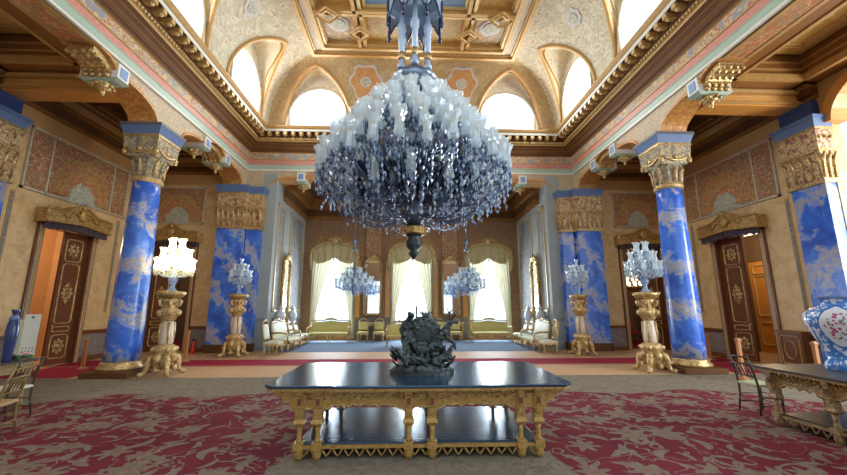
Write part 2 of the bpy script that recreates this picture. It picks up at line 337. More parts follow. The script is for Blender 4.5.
def carpet():
    t = NT('floral_hereke_carpet'); x, y, z = t.sep()[:3]
    flat = t.mapv((1,1,0)); jag = t.noise(8.5, 3, .5); ln = t.noise(1.7, 2, 1.2)
    def cell(scale, seed):
        v = t.n('ShaderNodeTexVoronoi'); v.voronoi_dimensions = '2D'; mv = t.n('ShaderNodeMapping'); mv.inputs[1].default_value = (seed, seed*.7, 0); t.t.links.new(t.obj(), mv.inputs[0])
        t.t.links.new(mv.outputs[0], v.inputs['Vector']); v.inputs['Scale'].default_value = scale; v.inputs['Randomness'].default_value = .8
        d = t.n('ShaderNodeVectorMath'); d.operation = 'SUBTRACT'; t.t.links.new(mv.outputs[0], d.inputs[0]); t.t.links.new(v.outputs['Position'], d.inputs[1])
        q = t.sep(d.outputs[0]); rnd = t.sep(v.outputs['Color'])
        th = t.math('ADD', t.math('ARCTAN2', q[1], q[0]), t.math('MULTIPLY', rnd[0], 6.28)); r = t.math('SQRT', t.math('ADD', t.math('MULTIPLY', q[0], q[0]), t.math('MULTIPLY', q[1], q[1])))
        return r, th, rnd
    r1, th1, k1 = cell(1.25, 0.)
    pet = t.math('ADD', .70, t.math('MULTIPLY', t.math('COSINE', t.math('MULTIPLY', th1, 7.)), .24))
    size = t.math('MULTIPLY', pet, t.math('ADD', .19, t.math('MULTIPLY', k1[1], .13)))
    fl = t.math('ADD', t.math('DIVIDE', r1, size), t.math('MULTIPLY', t.math('SUBTRACT', jag, .5), .5))
    flower = t.sstep(fl, 1.04, .96); core = t.sstep(fl, .34, .28)
    def leafmask(scale, seed, L, Wd):
        r2, th2, k2 = cell(scale, seed); cx_ = t.math('MULTIPLY', r2, t.math('COSINE', th2)); cy_ = t.math('MULTIPLY', r2, t.math('SINE', th2))
        bend = t.math('SUBTRACT', cy_, t.math('MULTIPLY', t.math('MULTIPLY', cx_, cx_), 2.2))
        u_ = t.math('DIVIDE', cx_, L); v_ = t.math('DIVIDE', bend, Wd)
        q_ = t.math('ADD', t.math('ADD', t.math('MULTIPLY', u_, u_), t.math('MULTIPLY', v_, v_)), t.math('MULTIPLY', t.math('SUBTRACT', jag, .5), .5)); return t.sstep(q_, 1.08, .94)
    leaf = t.math('MAXIMUM', leafmask(1.7, 3.7, .19, .058), leafmask(2.4, 9.1, .13, .034))
    vine = t.sstep(t.math('ABSOLUTE', t.math('SUBTRACT', ln, .5)), .017, .008)
    orn = t.math('MAXIMUM', t.math('MAXIMUM', flower, leaf), vine)
    redc = t.ramp(t.noise(1.1, 4), [(.3, (.12,.017,.027)), (.7, (.185,.028,.040))])
    khaki = t.ramp(t.noise(9, 4), [(.3, (.17,.145,.105)), (.7, (.26,.225,.17))])
    field = t.mix(t.math('MULTIPLY', orn, .82), redc, khaki)
    field = t.mix(t.math('MULTIPLY', core, .45), field, (.25,.07,.06))
    kh2 = t.mix(t.math('MULTIPLY', t.math('MAXIMUM', vine, t.math('MULTIPLY', leaf, .35)), .6), khaki, (.13,.10,.075))
    ax = t.math('ABSOLUTE', t.math('SUBTRACT', x, XC))
    corner = t.math('MULTIPLY', t.math('POWER', t.math('MAXIMUM', t.math('SUBTRACT', ax, 5.6), 0.0), 1.4), .42)
    edge = t.math('ADD', t.math('ADD', y, corner), t.math('MULTIPLY', t.math('SINE', t.math('MULTIPLY', ax, 1.9)), .17))
    inside = t.sstep(t.math('ADD', edge, t.math('MULTIPLY', jag, .08)), 7.86, 7.80)
    ex = t.math('DIVIDE', t.math('SUBTRACT', x, XC), 1.6); ey = t.math('DIVIDE', t.math('SUBTRACT', y, 3.9), 2.4)
    rr = t.math('ADD', t.math('ADD', t.math('MULTIPLY', ex, ex), t.math('MULTIPLY', ey, ey)), t.math('MULTIPLY', jag, .3))
    med = t.sstep(rr, 1.13, 1.2)
    c = t.mix(t.math('MULTIPLY', inside, med), kh2, field)
    t.bump(t.noise(160, 2), .25, .004)
    return t.fin(c, .95, 0, .1)
CARPET = carpet()
RUNNER = plain('crimson_runner_pile', (.30,.022,.045), .9, 0, .15, 40, .1, .1)
BLUEC = plain('slate_blue_carpet_pile', (.15,.205,.28), .9, 0, .2, 30, .1, .1)

# ------------------------------------------------------------------ setting: floors
struct(MB().box(-16, -6, -.2, 16, 22, 0).build('floor', PARQ))
tag(MB().box(XC-10.0, -5, 0, XC+10.0, 9.62, .008).build('carpet', CARPET), 'huge crimson and khaki floral carpet under the central table', 'carpet')
m = MB().box(-10.3, 11.4, 0, 10.5, 12.75, .008); 
for yy in (11.4, 12.67): m.box(-10.3, yy, .008, 10.5, yy+.08, .010, 1)
tag(m.build('carpet_runner', [RUNNER, plain('runner_border', (.40,.20,.16), .9)]), 'narrow crimson runner carpet crossing the parquet before the alcove', 'carpet')
tag(MB().box(-4.95, 14.75, 0, 5.2, 19.6, .008).build('alcove_carpet', BLUEC), 'slate blue carpet covering the window alcove floor', 'carpet')
for s, nm in ((-1, 'beside the half open door near the display panel'), (1, 'leading to the half open door behind the porcelain vase')):
    x0, x1 = sorted((XC + s*8.35, XC + s*10.2))
    tag(MB().box(x0, 9.7, 0, x1, 11.38, .008).build('doorway_carpet', RUNNER), 'crimson carpet strip ' + nm, 'carpet', 'doorway carpets')

# ------------------------------------------------------------------ setting: outer walls, aisle walls
OW = 10.5; AY = 14.95
def outer_wall(s, name):
    m = MB()
    def bx(y0, z0, y1, z1, d0=0, d1=.4, mi=0):
        a, b = sorted((XC + s*(OW+d0), XC + s*(OW+d1))); m.box(a, y0, z0, b, y1, z1, mi)
    bx(8.4, 0, 10.65, 8.2); bx(12.25, 0, 15.4, 8.2); bx(10.65, 4.0, 12.25, 8.2)
    w = struct(m.build(name, STUCCO))
    m = MB()                                       # upper tan band, dado, rails, border strips
    def st(y0, z0, y1, z1, t, mi):
        a, b = sorted((XC + s*(OW-t), XC + s*OW)); m.box(a, y0, z0, b, y1, z1, mi)
    st(8.4, 6.62, AY, 7.05, .015, 0)
    m.build('upper_band', TAN, w)
    m = MB()
    for y0, y1 in ((9.3, 10.43), (12.48, AY)):
        st(y0, 0, y1, .16, .05, 1); st(y0, .16, y1, .84, .02, 0); st(y0, .84, y1, .96, .05, 1)
    m.build('dado', [DADO, DOORW], w)
    m = MB()
    for y in (9.62, 13.2):
        st(y, 1.5, y+.12, 4.7, .012, 0); st(y+.03, 1.56, y+.09, 4.64, .018, 1)
    m.build('painted_strip', [FANGOLD, PANELG], w)
    m = MB(); st(9.85, 4.86, 13.35, 6.55, .03, 0); m.build('painted_panel', PANELR, w)
    m = MB()
    for z in (4.82, 6.52): st(9.8, z, 13.4, z+.06, .06, 0)
    for y in (9.8, 10.45, 12.7, 13.35): st(y, 4.82, y+.05, 6.58, .06, 0)
    m.build('panel_border', CREAMB, w)
    # scalloped fan with vase
    cy, cz = 11.6, 4.95
    for k, (R, mt, t) in enumerate(((1.0, FANGOLD, .045), (.92, FANRED, .055), (.72, FANGOLD, .065), (.62, FANRED, .075))):
        poly = [(cy - R, cz)]
        nl = 9
        for i in range(nl):
            a0 = pi - pi*i/nl
            for j in range(1, 7):
                a = a0 - pi/nl*j/6; r = R*(1 + .09*sin(pi*j/6)); poly.append((cy + r*cos(a), cz + r*1.18*sin(a)))
        m = MB(); a, b = sorted((XC + s*(OW-t), XC + s*(OW-.02))); m.prism(poly, 'x', a, b); m.build('scalloped_fan', mt, w)
    m = MB(); poly = [(cy + r*cos(a), cz + r*1.1*sin(a)) for i in range(21) for a in [pi*i/20] for r in [.42 + .06*abs(sin(a*4))]]
    poly += [(cy - .85, cz - .08), (cy + .85, cz - .08)]
    a, b = sorted((XC + s*(OW-.09), XC + s*(OW-.02))); m.prism(poly, 'x', a, b); m.build('painted_vase_medallion', TEAL, w)
    # cornice timber
    m = MB()
    st(8.4, 7.05, AY, 7.16, .1, 1); st(8.4, 7.16, AY, 7.34, .22, 0); st(8.4, 7.34, AY, 7.44, .34, 1)
    m.build('timber_cornice', [DWOOD, MWOOD], w)
    return w
WL = outer_wall(-1, 'wall_left'); WR = outer_wall(1, 'wall_right')

def aisle_back(s, name):
    a, b = sorted((XC + s*7.6, XC + s*(OW+.4))); dc = XC + s*9.5
    m = MB(); m.box(a, AY, 0, dc-.75, AY+.4, 8.2); m.box(dc+.75, AY, 0, b, AY+.4, 8.2); m.box(dc-.75, AY, 4.15, dc+.75, AY+.4, 8.2)
    w = struct(m.build(name, STUCCO))
    MB().box(a, AY-.015, 6.62, b, AY, 7.05).build('upper_band', TAN, w)
    m = MB()
    for x0, x1 in ((a, dc-.95), (dc+.95, b)):
        x0 = max(x0, XC-OW) ; x1 = min(x1, XC+OW)
        m.box(x0, AY-.05, 0, x1, AY, .16, 1); m.box(x0, AY-.02, .16, x1, AY, .84, 0); m.box(x0, AY-.05, .84, x1, AY, .96, 1)
    m.build('dado', [DADO, DOORW], w)
    MB().box(dc-.98, AY-.03, 5.0, dc+.98, AY, 6.5).build('painted_panel', PANELR, w)
    m = MB()
    for z in (4.96, 6.46): m.box(dc-1.02, AY-.06, z, dc+1.02, AY, z+.06)
    for x in (dc-1.02, dc+.97): m.box(x, AY-.06, 4.96, x+.05, AY, 6.52)
    m.build('panel_border', CREAMB, w)
    for k, (R, mt, t) in enumerate(((.88, FANGOLD, .045), (.78, FANRED, .055))):
        poly = [(dc - R, 5.03)]
        for i in range(9):
            a0 = pi - pi*i/9
            for j in range(1, 7):
                q = a0 - pi/9*j/6; r = R*(1 + .09*sin(pi*j/6)); poly.append((dc + r*cos(q), 5.03 + r*1.25*sin(q)))
        MB().prism(poly, 'y', AY-t, AY-.02).build('scalloped_fan', mt, w)
    poly = [(dc + (.40 + .06*abs(sin(q*4)))*cos(q), 5.05 + .62*sin(q)) for i in range(21) for q in [pi*i/20]] + [(dc - .75, 5.0), (dc + .75, 5.0)]
    poly = [poly[i] for i in range(len(poly))]
    MB().prism(poly, 'y', AY-.09, AY-.02).build('painted_vase_medallion', TEAL, w)
    m = MB(); m.box(a, AY-.1, 7.05, b, AY, 7.16, 1); m.box(a, AY-.22, 7.16, b, AY, 7.34, 0); m.box(a, AY-.34, 7.34, b, AY, 7.44, 1)
    m.build('timber_cornice', [DWOOD, MWOOD], w)
    return w
aisle_back(-1, 'wall_aisle_left'); aisle_back(1, 'wall_aisle_right')

# near arches in the outer walls (beyond the corner pilasters)
for s, nm in ((-1, 'trim_1'), (1, 'trim_2')):
    pts = []
    for i in range(25):
        q = pi*i/24; pts.append((6.3 + 2.1*cos(q), 6.3 + 1.3*sin(q)))
    poly = pts + [(4.2, 8.2), (8.4, 8.2)]
    a, b = sorted((XC + s*OW, XC + s*(OW+.4)))
    w = struct(MB().prism(poly, 'x', a, b).build(nm, TAN))
    rim = [(6.3 + r*cos(pi*i/24), 6.3 + r2*sin(pi*i/24)) for r, r2 in ((2.12, 1.32),) for i in range(25)] + [(6.3 + 1.86*cos(pi*i/24), 6.3 + 1.1*sin(pi*i/24)) for i in range(24, -1, -1)]
    a, b = sorted((XC + s*(OW-.12), XC + s*(OW+.4)))
    MB().prism(rim, 'x', a, b).build('arch_rim', AMBER, w)
    # blue painted block between pilaster and ceiling
    a, b = sorted((XC + s*(OW-.22), XC + s*OW))
    MB().box(a, 8.45, 6.5, b, 9.3, 7.0).build('blue_block', plain('deep_blue_paint', (.03,.06,.18), .5), w)

struct(MB().box(XC-OW-.9, -5, 0, XC-OW-.5, 8.6, 8.2).build('wall_light_block_left', STUCCO))  # unseen wall added to keep daylight out of the left aisle
# ------------------------------------------------------------------ setting: aisle ceilings
def aisle_ceiling(s, name):
    a, b = sorted((XC + s*7.7, XC + s*(OW+.4)))
    w = struct(MB().box(a, -5, 8.2, b, 15.4, 8.3).build(name, DWOOD))
    a, b = sorted((XC + s*7.73, XC + s*OW))
    m = MB(); m.box(a, 8.75, 6.98, b, 9.25, 7.62, 0); m.box(a, 8.65, 7.3, b, 9.35, 7.42, 1); m.box(a, 8.7, 7.02, b, 9.3, 7.08, 1); m.box(a, 8.6, 7.55, b, 9.4, 7.66, 1); m.box(a, 8.74, 7.16, b, 9.26, 7.18, 2); m.box(a, 8.64, 7.345, b, 9.36, 7.365, 2); m.box(a, 8.72, 7.24, b, 9.28, 7.25, 2)
    m.build('cross_beam', [AMBER, GMOULD, GLINE], w)
    m = MB()
    for y0, y1 in ((9.25, AY), (-5, 8.75)):
        e = .42; m.box(a, y0, 7.45, a+e, y1, 8.2, 0); m.box(b-e, y0, 7.45, b, y1, 8.2, 0)
        m.box(a, y0, 7.45, b, y0+e, 8.2, 0) ; m.box(a, y1-e, 7.45, b, y1, 8.2, 0)
        m.box(a+e, y0+e, 7.42, a+e+.09, y1-e, 7.6, 1); m.box(b-e-.09, y0+e, 7.42, b-e, y1-e, 7.6, 1)
        m.box(a+e, y1-e-.09, 7.42, b-e, y1-e, 7.6, 1)
        for zz in (7.75, 7.95): m.box(a+e, y0+e, zz, a+e+.03, y1-e, zz+.05, 1); m.box(b-e-.03, y0+e, zz, b-e, y1-e, zz+.05, 1); m.box(a+e, y1-e-.03, zz, b-e, y1-e, zz+.05, 1); m.box(a+e, y0+e, zz, b-e, y0+e+.03, zz+.05, 1)
    m.build('coffer_frame', [MWOOD, GMOULD], w)
    m = MB(); m.box(a+.5, -4.4, 8.14, b-.5, 8.2, 8.2); m.build('ceiling_painting', OLIVE, w)
    m = MB()
    for d, z in ((.28, 8.10), (.36, 8.11)):
        m.box(a+.5+d, -4.2, z, a+.54+d, 8.2-d, 8.2); m.box(b-.54-d, -4.2, z, b-.5-d, 8.2-d, 8.2); m.box(a+.5+d, 8.16-d, z, b-.5-d, 8.2-d, 8.2)
    m.build('gold_border', GLINE, w)
    m = MB().lathe([(.0, -.1), (.06, -.1), (.16, -.05), (.22, 0)], 16, ((a+b)/2, 6.9, 8.14)); m.build('ceiling_rosette', GOLDP, w)
    m = MB()
    for y in (10.9, 12.4, 13.7): m.box(a+.42, y, 7.9, b-.42, y+.18, 8.2)
    m.build('rafter', DWOOD, w)
aisle_ceiling(-1, 'ceiling_aisle_left'); aisle_ceiling(1, 'ceiling_aisle_right')

# ------------------------------------------------------------------ setting: arcades
NW, NY, T = 7.025, 15.22, .70            # nave half width, end face, arcade thickness
ZL = 7.37
def arch_up(u0, w, zs, n=10):             # from springing u0 to pendant, w signed
    return [(u0 + w*(1-cos(pi/2*i/n)), zs + .46*sin(pi/2*i/n)) for i in range(n+1)]
def bracket(u0, w, n=8):
    return [(u0 + w*(1-cos(pi/2*i/n)), 7.08 + (ZL-7.08)*sin(pi/2*i/n)) for i in range(n+1)]
def side_arcade(s, name):
    low = arch_up(10.65, 1.15, 6.62) + [(12.12, 7.08)] + bracket(12.12, .5) + bracket(13.2, -.5)[::-1] + [(13.52, 7.08)] + arch_up(14.72, -1.2, 6.62)[::-1]
    far = low + [(15.9, 6.62), (15.9, 8.25), (-5, 8.25), (-5, ZL)]
    near = bracket(8.04, -.62)[::-1] + [(8.36, 7.08)] + arch_up(9.55, -1.19, 6.62)[::-1]
    poly = far + near
    a, b = sorted((XC + s*NW, XC + s*(NW+T)))
    w = struct(MB().prism(poly, 'x', a, b).build(name, SPAND))
    c0, c1 = sorted((XC+s*(NW+.04), XC+s*(NW+T-.04))); m = MB().box(c0, -5, ZL-.02, c1, 7.38, ZL); m.box(c0, 12.7, ZL-.02, c1, 12.66, ZL); m.build('painted_lintel_soffit', FANRED, w)
    m = MB().box(c0, -5, ZL-.035, c0+.1, 7.38, ZL).box(c1-.1, -5, ZL-.035, c1, 7.38, ZL); m.build('soffit_border', GMOULD, w)
    # soffit liner strips, a little proud of the spandrel
    for seg in (arch_up(10.65, 1.15, 6.62), arch_up(14.72, -1.2, 6.62), arch_up(9.55, -1.19, 6.62), bracket(12.12, .5), bracket(13.2, -.5), bracket(8.04, -.62)):
        m = MB(); n = len(seg); vs = []; c0, c1 = sorted((XC + s*(NW-.035), XC + s*(NW+T+.03)))
        for y, z in seg: vs += [(c0, y, z-.012), (c1, y, z-.012), (c0, y, z+.075), (c1, y, z+.075)]
        fs = []
        for i in range(n-1):
            k = 4*i; fs += [(k, k+1, k+5, k+4), (k, k+4, k+6, k+2), (k+1, k+3, k+7, k+5), (k+2, k+6, k+7, k+3)]
        m.add(vs, fs, False); m.build('arch_soffit', SOFFIT, w)
    for yc in (8.2, 11.96, 13.36): pendant(w, XC + s*(NW+T/2), yc, T/2+.08, .17)
    # ornamental scroll brackets between pendant and lintel
    for u, d in ((12.12, 1), (13.2, -1), (8.04, -1)):
        up = [(u + d*(.0 + .56*(1-cos(pi/2*i/9))), 7.03 + .30*sin(pi/2*i/9)) for i in range(10)]
        lo = [(y + d*(.02+.03*sin(i*1.9)), z - .11 - .035*abs(sin(i*1.2))) for i, (y, z) in enumerate(up)]
        c0, c1 = sorted((XC+s*(NW+.06), XC+s*(NW+T-.06))); m = MB().prism(up + lo[::-1], 'x', c0, c1)
        for q in (.06, .22, .38, .54):
            for (y, z) in lo[1::2]: m.ball((XC+s*(NW+q+.06), y, z+.02), (.07, .06, .06), 7, 5)
        m.build('scroll_bracket', GOLDB, w)
    return w
def pendant(par, x, y, hx, hy):
    m = MB(); m.box(x-hx, y-hy, 6.92, x+hx, y+hy, 7.30, 0)
    m.frustum(x, y, 6.86, hx*.8, hy*.8, 6.92, hx+.03, hy+.03, 1); 
    o = m.build('pendant_block', [WHITEB, GREENB], par)
    m = MB()
    if hx > hy:
        for sx in (-1, 1): m.box(x+sx*hx-.012, y-hy*.62, 6.99, x+sx*hx+.012, y+hy*.62, 7.23)
    else:
        for sy in (-1, 1): m.box(x-hx*.62, y+sy*hy-.012, 6.99, x+hx*.62, y+sy*hy+.012, 7.23)
    m.build('blue_inset', BLUEIN, o)
    m = MB().lathe([(.19, 6.86), (.21, 6.83), (.15, 6.79), (.17, 6.75), (.11, 6.71), (.05, 6.68), (.055, 6.62), (.03, 6.57), (0, 6.54)], 10, (x, y, 0))
    for k in range(8): m.ball((x+.19*cos(k*pi/4), y+.19*sin(k*pi/4), 6.79), .045, 6, 4)
    m.build('gilt_drop', GOLDB, o)
side_arcade(-1, 'wall_arcade_left'); side_arcade(1, 'wall_arcade_right')
def end_arcade():
    E0 = -6.1; L = arch_up(E0, 1.17, 6.62); Lb = bracket(-5.78+.85+.34, .55)
    low = L + [(-5.78+.85+.34, 7.08)] + Lb
    poly = [(-8.05, 6.62)] + low + [(-u, z) for u, z in low[::-1]] + [(8.05, 6.62), (8.05, 8.25), (-8.05, 8.25)]
    w = struct(MB().prism([(XC+u, z) for u, z in poly], 'y', NY, NY+.85).build('wall_arcade_back', SPAND))
    for sg in (-1, 1):
        for seg in (L, Lb):
            m = MB(); vs = []; fs = []
            for u, z in seg: vs += [(XC+sg*u, NY-.035, z-.012), (XC+sg*u, NY+.88, z-.012), (XC+sg*u, NY-.035, z+.075), (XC+sg*u, NY+.88, z+.075)]
            for i in range(len(seg)-1):
                k = 4*i; fs += [(k, k+1, k+5, k+4), (k, k+4, k+6, k+2), (k+1, k+3, k+7, k+5), (k+2, k+6, k+7, k+3)]
            m.add(vs, fs); m.build('arch_soffit', SOFFIT, w)
        pendant(w, XC + sg*(5.78-.85-.17), NY+.4, .17, .48)
end_arcade()

# ------------------------------------------------------------------ setting: entablature and cornice swept round the nave
PROF = [(0,7.37,0),(.06,7.37,0),(.06,7.425,0),(.045,7.44,1),(.045,7.60,2),(.07,7.64,2),(.03,7.66,3),(.03,7.86,3),(.055,7.87,4),(.055,7.90,4),(.03,7.92,5),(.03,8.18,5),(.08,8.20,4),(.10,8.26,6),
        (.15,8.30,6),(.17,8.41,6),(.20,8.43,7),(.27,8.52,6),(.29,8.54,7),(.38,8.61,6),(.40,8.66,4),(.44,8.68,4),(.44,8.76,8),(.47,8.78,4),(.47,8.82,6),(.50,8.84,6),(.50,8.97,6),(.78,8.97,6),(.80,9.00,0),(.80,9.07,0),(.84,9.09,4),(.90,9.17,4),(.90,9.22,4),(.2,9.24,4)]
m = MB()
npf = len(PROF); vs = []; KE = .62
for d, z, k in PROF:
    vs += [(XC-NW+d, -5, z), (XC-NW+d, NY-d*KE, z), (XC+NW-d, NY-d*KE, z), (XC+NW-d, -5, z)]
for i in range(npf-1):
    mi = PROF[i+1][2]
    for j in range(3): m.add([vs[4*i+j], vs[4*i+j+1], vs[4*i+5+j], vs[4*i+4+j]], [(0,1,2,3)], False, mi)
CORN = struct(m.build('trim_3', [WHITEB, WHITEB, GREENB, PINKB, GMOULD, FRIEZE, DWOOD, MWOOD, GOLDB], recalc=False))
m = MB(); e = MB(); g = MB()
def modil(x, y, ax, sg):
    # ax: inward direction axis
    if ax == 'x': m.box(min(x, x+sg*.27), y-.075, 8.83, max(x, x+sg*.27), y+.075, 8.97); e.box(min(x+sg*.25, x+sg*.285), y-.06, 8.85, max(x+sg*.25, x+sg*.285), y+.06, 8.95); e.ball((x+sg*.17, y, 8.82), (.08,.065,.05), 6, 4); 
    else: m.box(x-.075, min(y, y+sg*.16), 8.83, x+.075, max(y, y+sg*.16), 8.97); e.box(x-.06, min(y+sg*.15, y+sg*.175), 8.85, x+.06, max(y+sg*.15, y+sg*.175), 8.95); e.ball((x, y+sg*.10, 8.82), (.065,.06,.05), 6, 4)
k = 0
y = 1.0
while y < NY-.5:
    modil(XC-NW+.5, y, 'x', 1); modil(XC+NW-.5, y, 'x', -1); y += .33
x = -NW+.62
while x < NW-.6: modil(XC+x, NY-.31, 'y', -1); x += .33
m.build('modillions', GMOULD, CORN); e.build('modillion_scrolls', GLINE, CORN)
y = 1.0
while y < NY-.5:
    for s in (-1, 1): g.ball((XC+s*(NW-.465), y, 8.72), (.035,.04,.05), 6, 4)
    y += .11
x = -NW+.5
while x < NW-.45: g.ball((XC+x, NY-.29, 8.72), (.04,.035,.05), 6, 4); x += .11
g.build('egg_moulding', GLINE, CORN)

RIBP = plain('ochre_painted_rib', (.48,.27,.10), .55, 0, .25, 8)
# ------------------------------------------------------------------ setting: vault, lunettes, windows above the cornice
VX, VY, Z0, ZR = NW-.80, NY-.38, 9.2, 2.6       # window planes, springing, rise
IX, IY, HW = 2.1, 1.3, 1.46
def lun(s):
    s = abs(s)/HW
    return Z0 + 2.42*(.88*sqrt(max(0, 1-s*s)) + .12*(1-s)) if s < 1 else Z0
def cove(d, I): 
    if d >= I: return Z0+ZR
    return Z0 + ZR*sqrt(max(0, 1-(1-d/I)**2))
def ginv(z, I):
    k = (z-Z0)/ZR; return I*(1-sqrt(max(0, 1-k*k)))
SY = [12.72, 8.55, 4.38, .2]; EX = [-4.1, 0, 4.1]
def vz(x, y):
    dx = VX-abs(x); dy = VY-y
    cs, ce = cove(dx, IX), cove(dy, IY); z = min(cs, ce); r = 0 if cs <= ce else 1
    for c in SY:
        l = lun(y-c)
        if abs(y-c) < HW and l > cs and l > z and dx < IX and l <= ce+2: 
            if l > z: z, r = l, 2
    for c in EX:
        l = lun(x-c)
        if abs(x-c) < HW and l > ce and l > z and dy < IY: z, r = l, 2
    if min(dx/IX, dy/IY) >= 1: r = 3
    return z, r
xs = []; st = .06
def axis(lo, hi, brk):
    a = [lo]; 
    while a[-1] < hi-1e-6: a.append(min(hi, a[-1]+st))
    return a
xs = axis(-VX, VX, []); ys = axis(-2.0, VY, [])
m = MB(); zz = [[vz(x, y) for x in xs] for y in ys]
w_ = len(xs); vs = [(XC+x, y, zz[j][i][0]) for j, y in enumerate(ys) for i, x in enumerate(xs)]
m.v = vs
for j in range(len(ys)-1):
    for i in range(w_-1):
        cx, cy = (xs[i]+xs[i+1])/2, (ys[j]+ys[j+1])/2
        m.f.append((j*w_+i, (j+1)*w_+i, (j+1)*w_+i+1, j*w_+i+1)); m.sm.append(True); m.mi.append(vz(cx, cy)[1])
VAULT = struct(m.build('ceiling', [COVE, COVEND, LUNV, OLIVE], recalc=False))
def arcpts(n=28): return [HW*.999*cos(pi*(1-i/n)) for i in range(n+1)]
def winarc(R=1.2, zb=Z0, zc=9.85, n=28):
    return [(R*cos(pi*(1-i/n)), zc + R*sin(pi*(1-i/n))) for i in range(n+1)]
wn = 3
def lunette(c, kind, s=1):
    """kind 'e': end wall at y=VY centred x=c ; 's': side wall at s*VX centred y=c"""
    global wn; wn += 1
    def P(u, dep, z):        # dep: into the room
        return (XC+c+u, VY-dep, z) if kind == 'e' else (XC+s*(VX-dep), c+u, z)
    I = IY if kind == 'e' else IX
    us = arcpts(); outer = [(u, lun(u)) for u in us]; inner = winarc()
    m = MB(); vs = []; fs = []
    O = [(-HW, Z0)] + outer + [(HW, Z0)]; N = [(-1.2, Z0)] + inner + [(1.2, Z0)]
    for (a, b), (p, q) in zip(O, N): vs += [P(a, 0, b), P(p, 0, q), P(p, -.08, q)]
    for i in range(len(O)-1): k = 3*i; fs += [(k, k+1, k+4, k+3), (k+1, k+2, k+5, k+4)]
    m.add(vs, fs, False)
    root = struct(m.build('window_%d' % wn, LUNV))
    # glazing with frame
    m = MB(); N2 = N; vs = [P(p, -.06, q) for p, q in N2]; m.add(vs, [tuple(range(len(vs)))]); m.build('pane', PANE, root)
    m = MB(); m.tube([P(p, -.05, q) for p, q in N], .02, 6, mi=0); m.tube([P(p, .01, q) for p, q in N], .05, 6, mi=1); pass
    m.build('window_frame', [WHITEB, CREAMB], root)
    # groin ribs
    g = [P(u, ginv(lun(u), I), lun(u)) for u in us]
    m = MB(); m.tube(g, .075, 8); m.build('groin_rib', RIBP if kind == 'e' else GMOULD, root)
    g2 = [P(u*.9, max(0, ginv(min(lun(u), Z0+2.35), I)-.12), lun(u*.9)-.015) for u in us]
    m = MB(); m.tube(g2, .035, 6); m.build('inner_rib', GLINE, root)
for c in EX: lunette(c, 'e')
for s in (-1, 1):
    for c in SY[:3]: lunette(c, 's', s)
# medallions painted on the cove
def cove_disc(kind, c, s, R, mt, off, aa=.80, lob=0, name='cove_medallion', ell=1.):
    I = IY if kind == 'e' else IX
    L = 1.45*sqrt((I*I+ZR*ZR)/2)
    def P(u, v):
        th = aa + v/L*1.35; th = min(max(th, .02), 1.5)
        d = I*(1-cos(th)); z = Z0+ZR*sin(th); nx, nz = cos(th)/I, sin(th)/ZR; l = sqrt(nx*nx+nz*nz); d += off*nx/l; z -= off*nz/l
        return (XC+c+u, VY-d, z) if kind == 'e' else (XC+s*(VX-d), c+u, z)
    n = 40; rings = 6; vs = [P(0, 0)]; fs = []
    for k in range(1, rings+1):
        for i in range(n):
            a = 2*pi*i/n; r = R*k/rings*(1 + (.1*cos(lob*a) if lob else 0)); vs.append(P(r*cos(a), r*ell*sin(a)))
    for i in range(n): fs.append((0, 1+i, 1+(i+1) % n))
    for k in range(rings-1):
        for i in range(n): j = (i+1) % n; fs.append((1+k*n+i, 1+(k+1)*n+i, 1+(k+1)*n+j, 1+k*n+j))
    MB().add(vs, fs, True).build(name, mt, VAULT)
ORM = ornate('orange_medallion_painting', [(.50,.30,.12), (.52,.22,.06), (.50,.26,.08), (.46,.20,.06), (.56,.36,.16)], 7, .6, .03)
PALEC = plain('pale_grey_scroll', (.50,.47,.44), .6)
for c in (-2.05, 2.05):
    cove_disc('e', c, 1, .66, PALEC, .02, .86, 6, ell=1.25); cove_disc('e', c, 1, .58, ORM, .03, .84, 6, ell=1.25); cove_disc('e', c, 1, .24, PALEC, .04, .84); cove_disc('e', c, 1, .19, TEAL, .05, .84)
for s in (-1, 1):
    for c in (10.75, 6.55):
        cove_disc('s', c, s, .34, PALEC, .02, .95, 8); cove_disc('s', c, s, .19, TEAL, .035, .95)
# flat ceiling mouldings and coffers
ZC = Z0+ZR; FX, FY = VX-IX, VY-IY
m = MB()
def frame(x0, y0, x1, y1, w, z0, z1, mi=0):
    m.box(XC+x0, y0, z0, XC+x0+w, y1, z1, mi); m.box(XC+x1-w, y0, z0, XC+x1, y1, z1, mi); m.box(XC+x0+w, y1-w, z0, XC+x1-w, y1, z1, mi); m.box(XC+x0+w, y0, z0, XC+x1-w, y0+w, z1, mi)
frame(-FX, -2, FX, FY, .13, ZC-.16, ZC+.02); frame(-FX+.13, -2, FX-.13, FY-.13, .06, ZC-.08, ZC+.01, 1)
frame(-FX+.52, -1.5, FX-.52, FY-.52, .12, ZC-.24, ZC+.02); frame(-FX+.64, -1.4, FX-.64, FY-.64, .10, ZC-.16, ZC+.02, 1); frame(-FX+.74, -1.3, FX-.74, FY-.74, .06, ZC-.10, ZC+.02, 0)
for s in (-1, 1):
    for k in (0, 1):
        x = s*1.98 - .08 + (k-.5)*.2; m.box(XC+x, -1.5, ZC-.22+k*.05, XC+x+.12, FY-.6, ZC+.02, k)
for y in (11.05, 6.2, 1.4):
    m.box(XC-FX+.6, y, ZC-.22, XC+FX-.6, y+.12, ZC+.02, 0); m.box(XC-FX+.6, y+.2, ZC-.17, XC+FX-.6, y+.3, ZC+.02, 1)
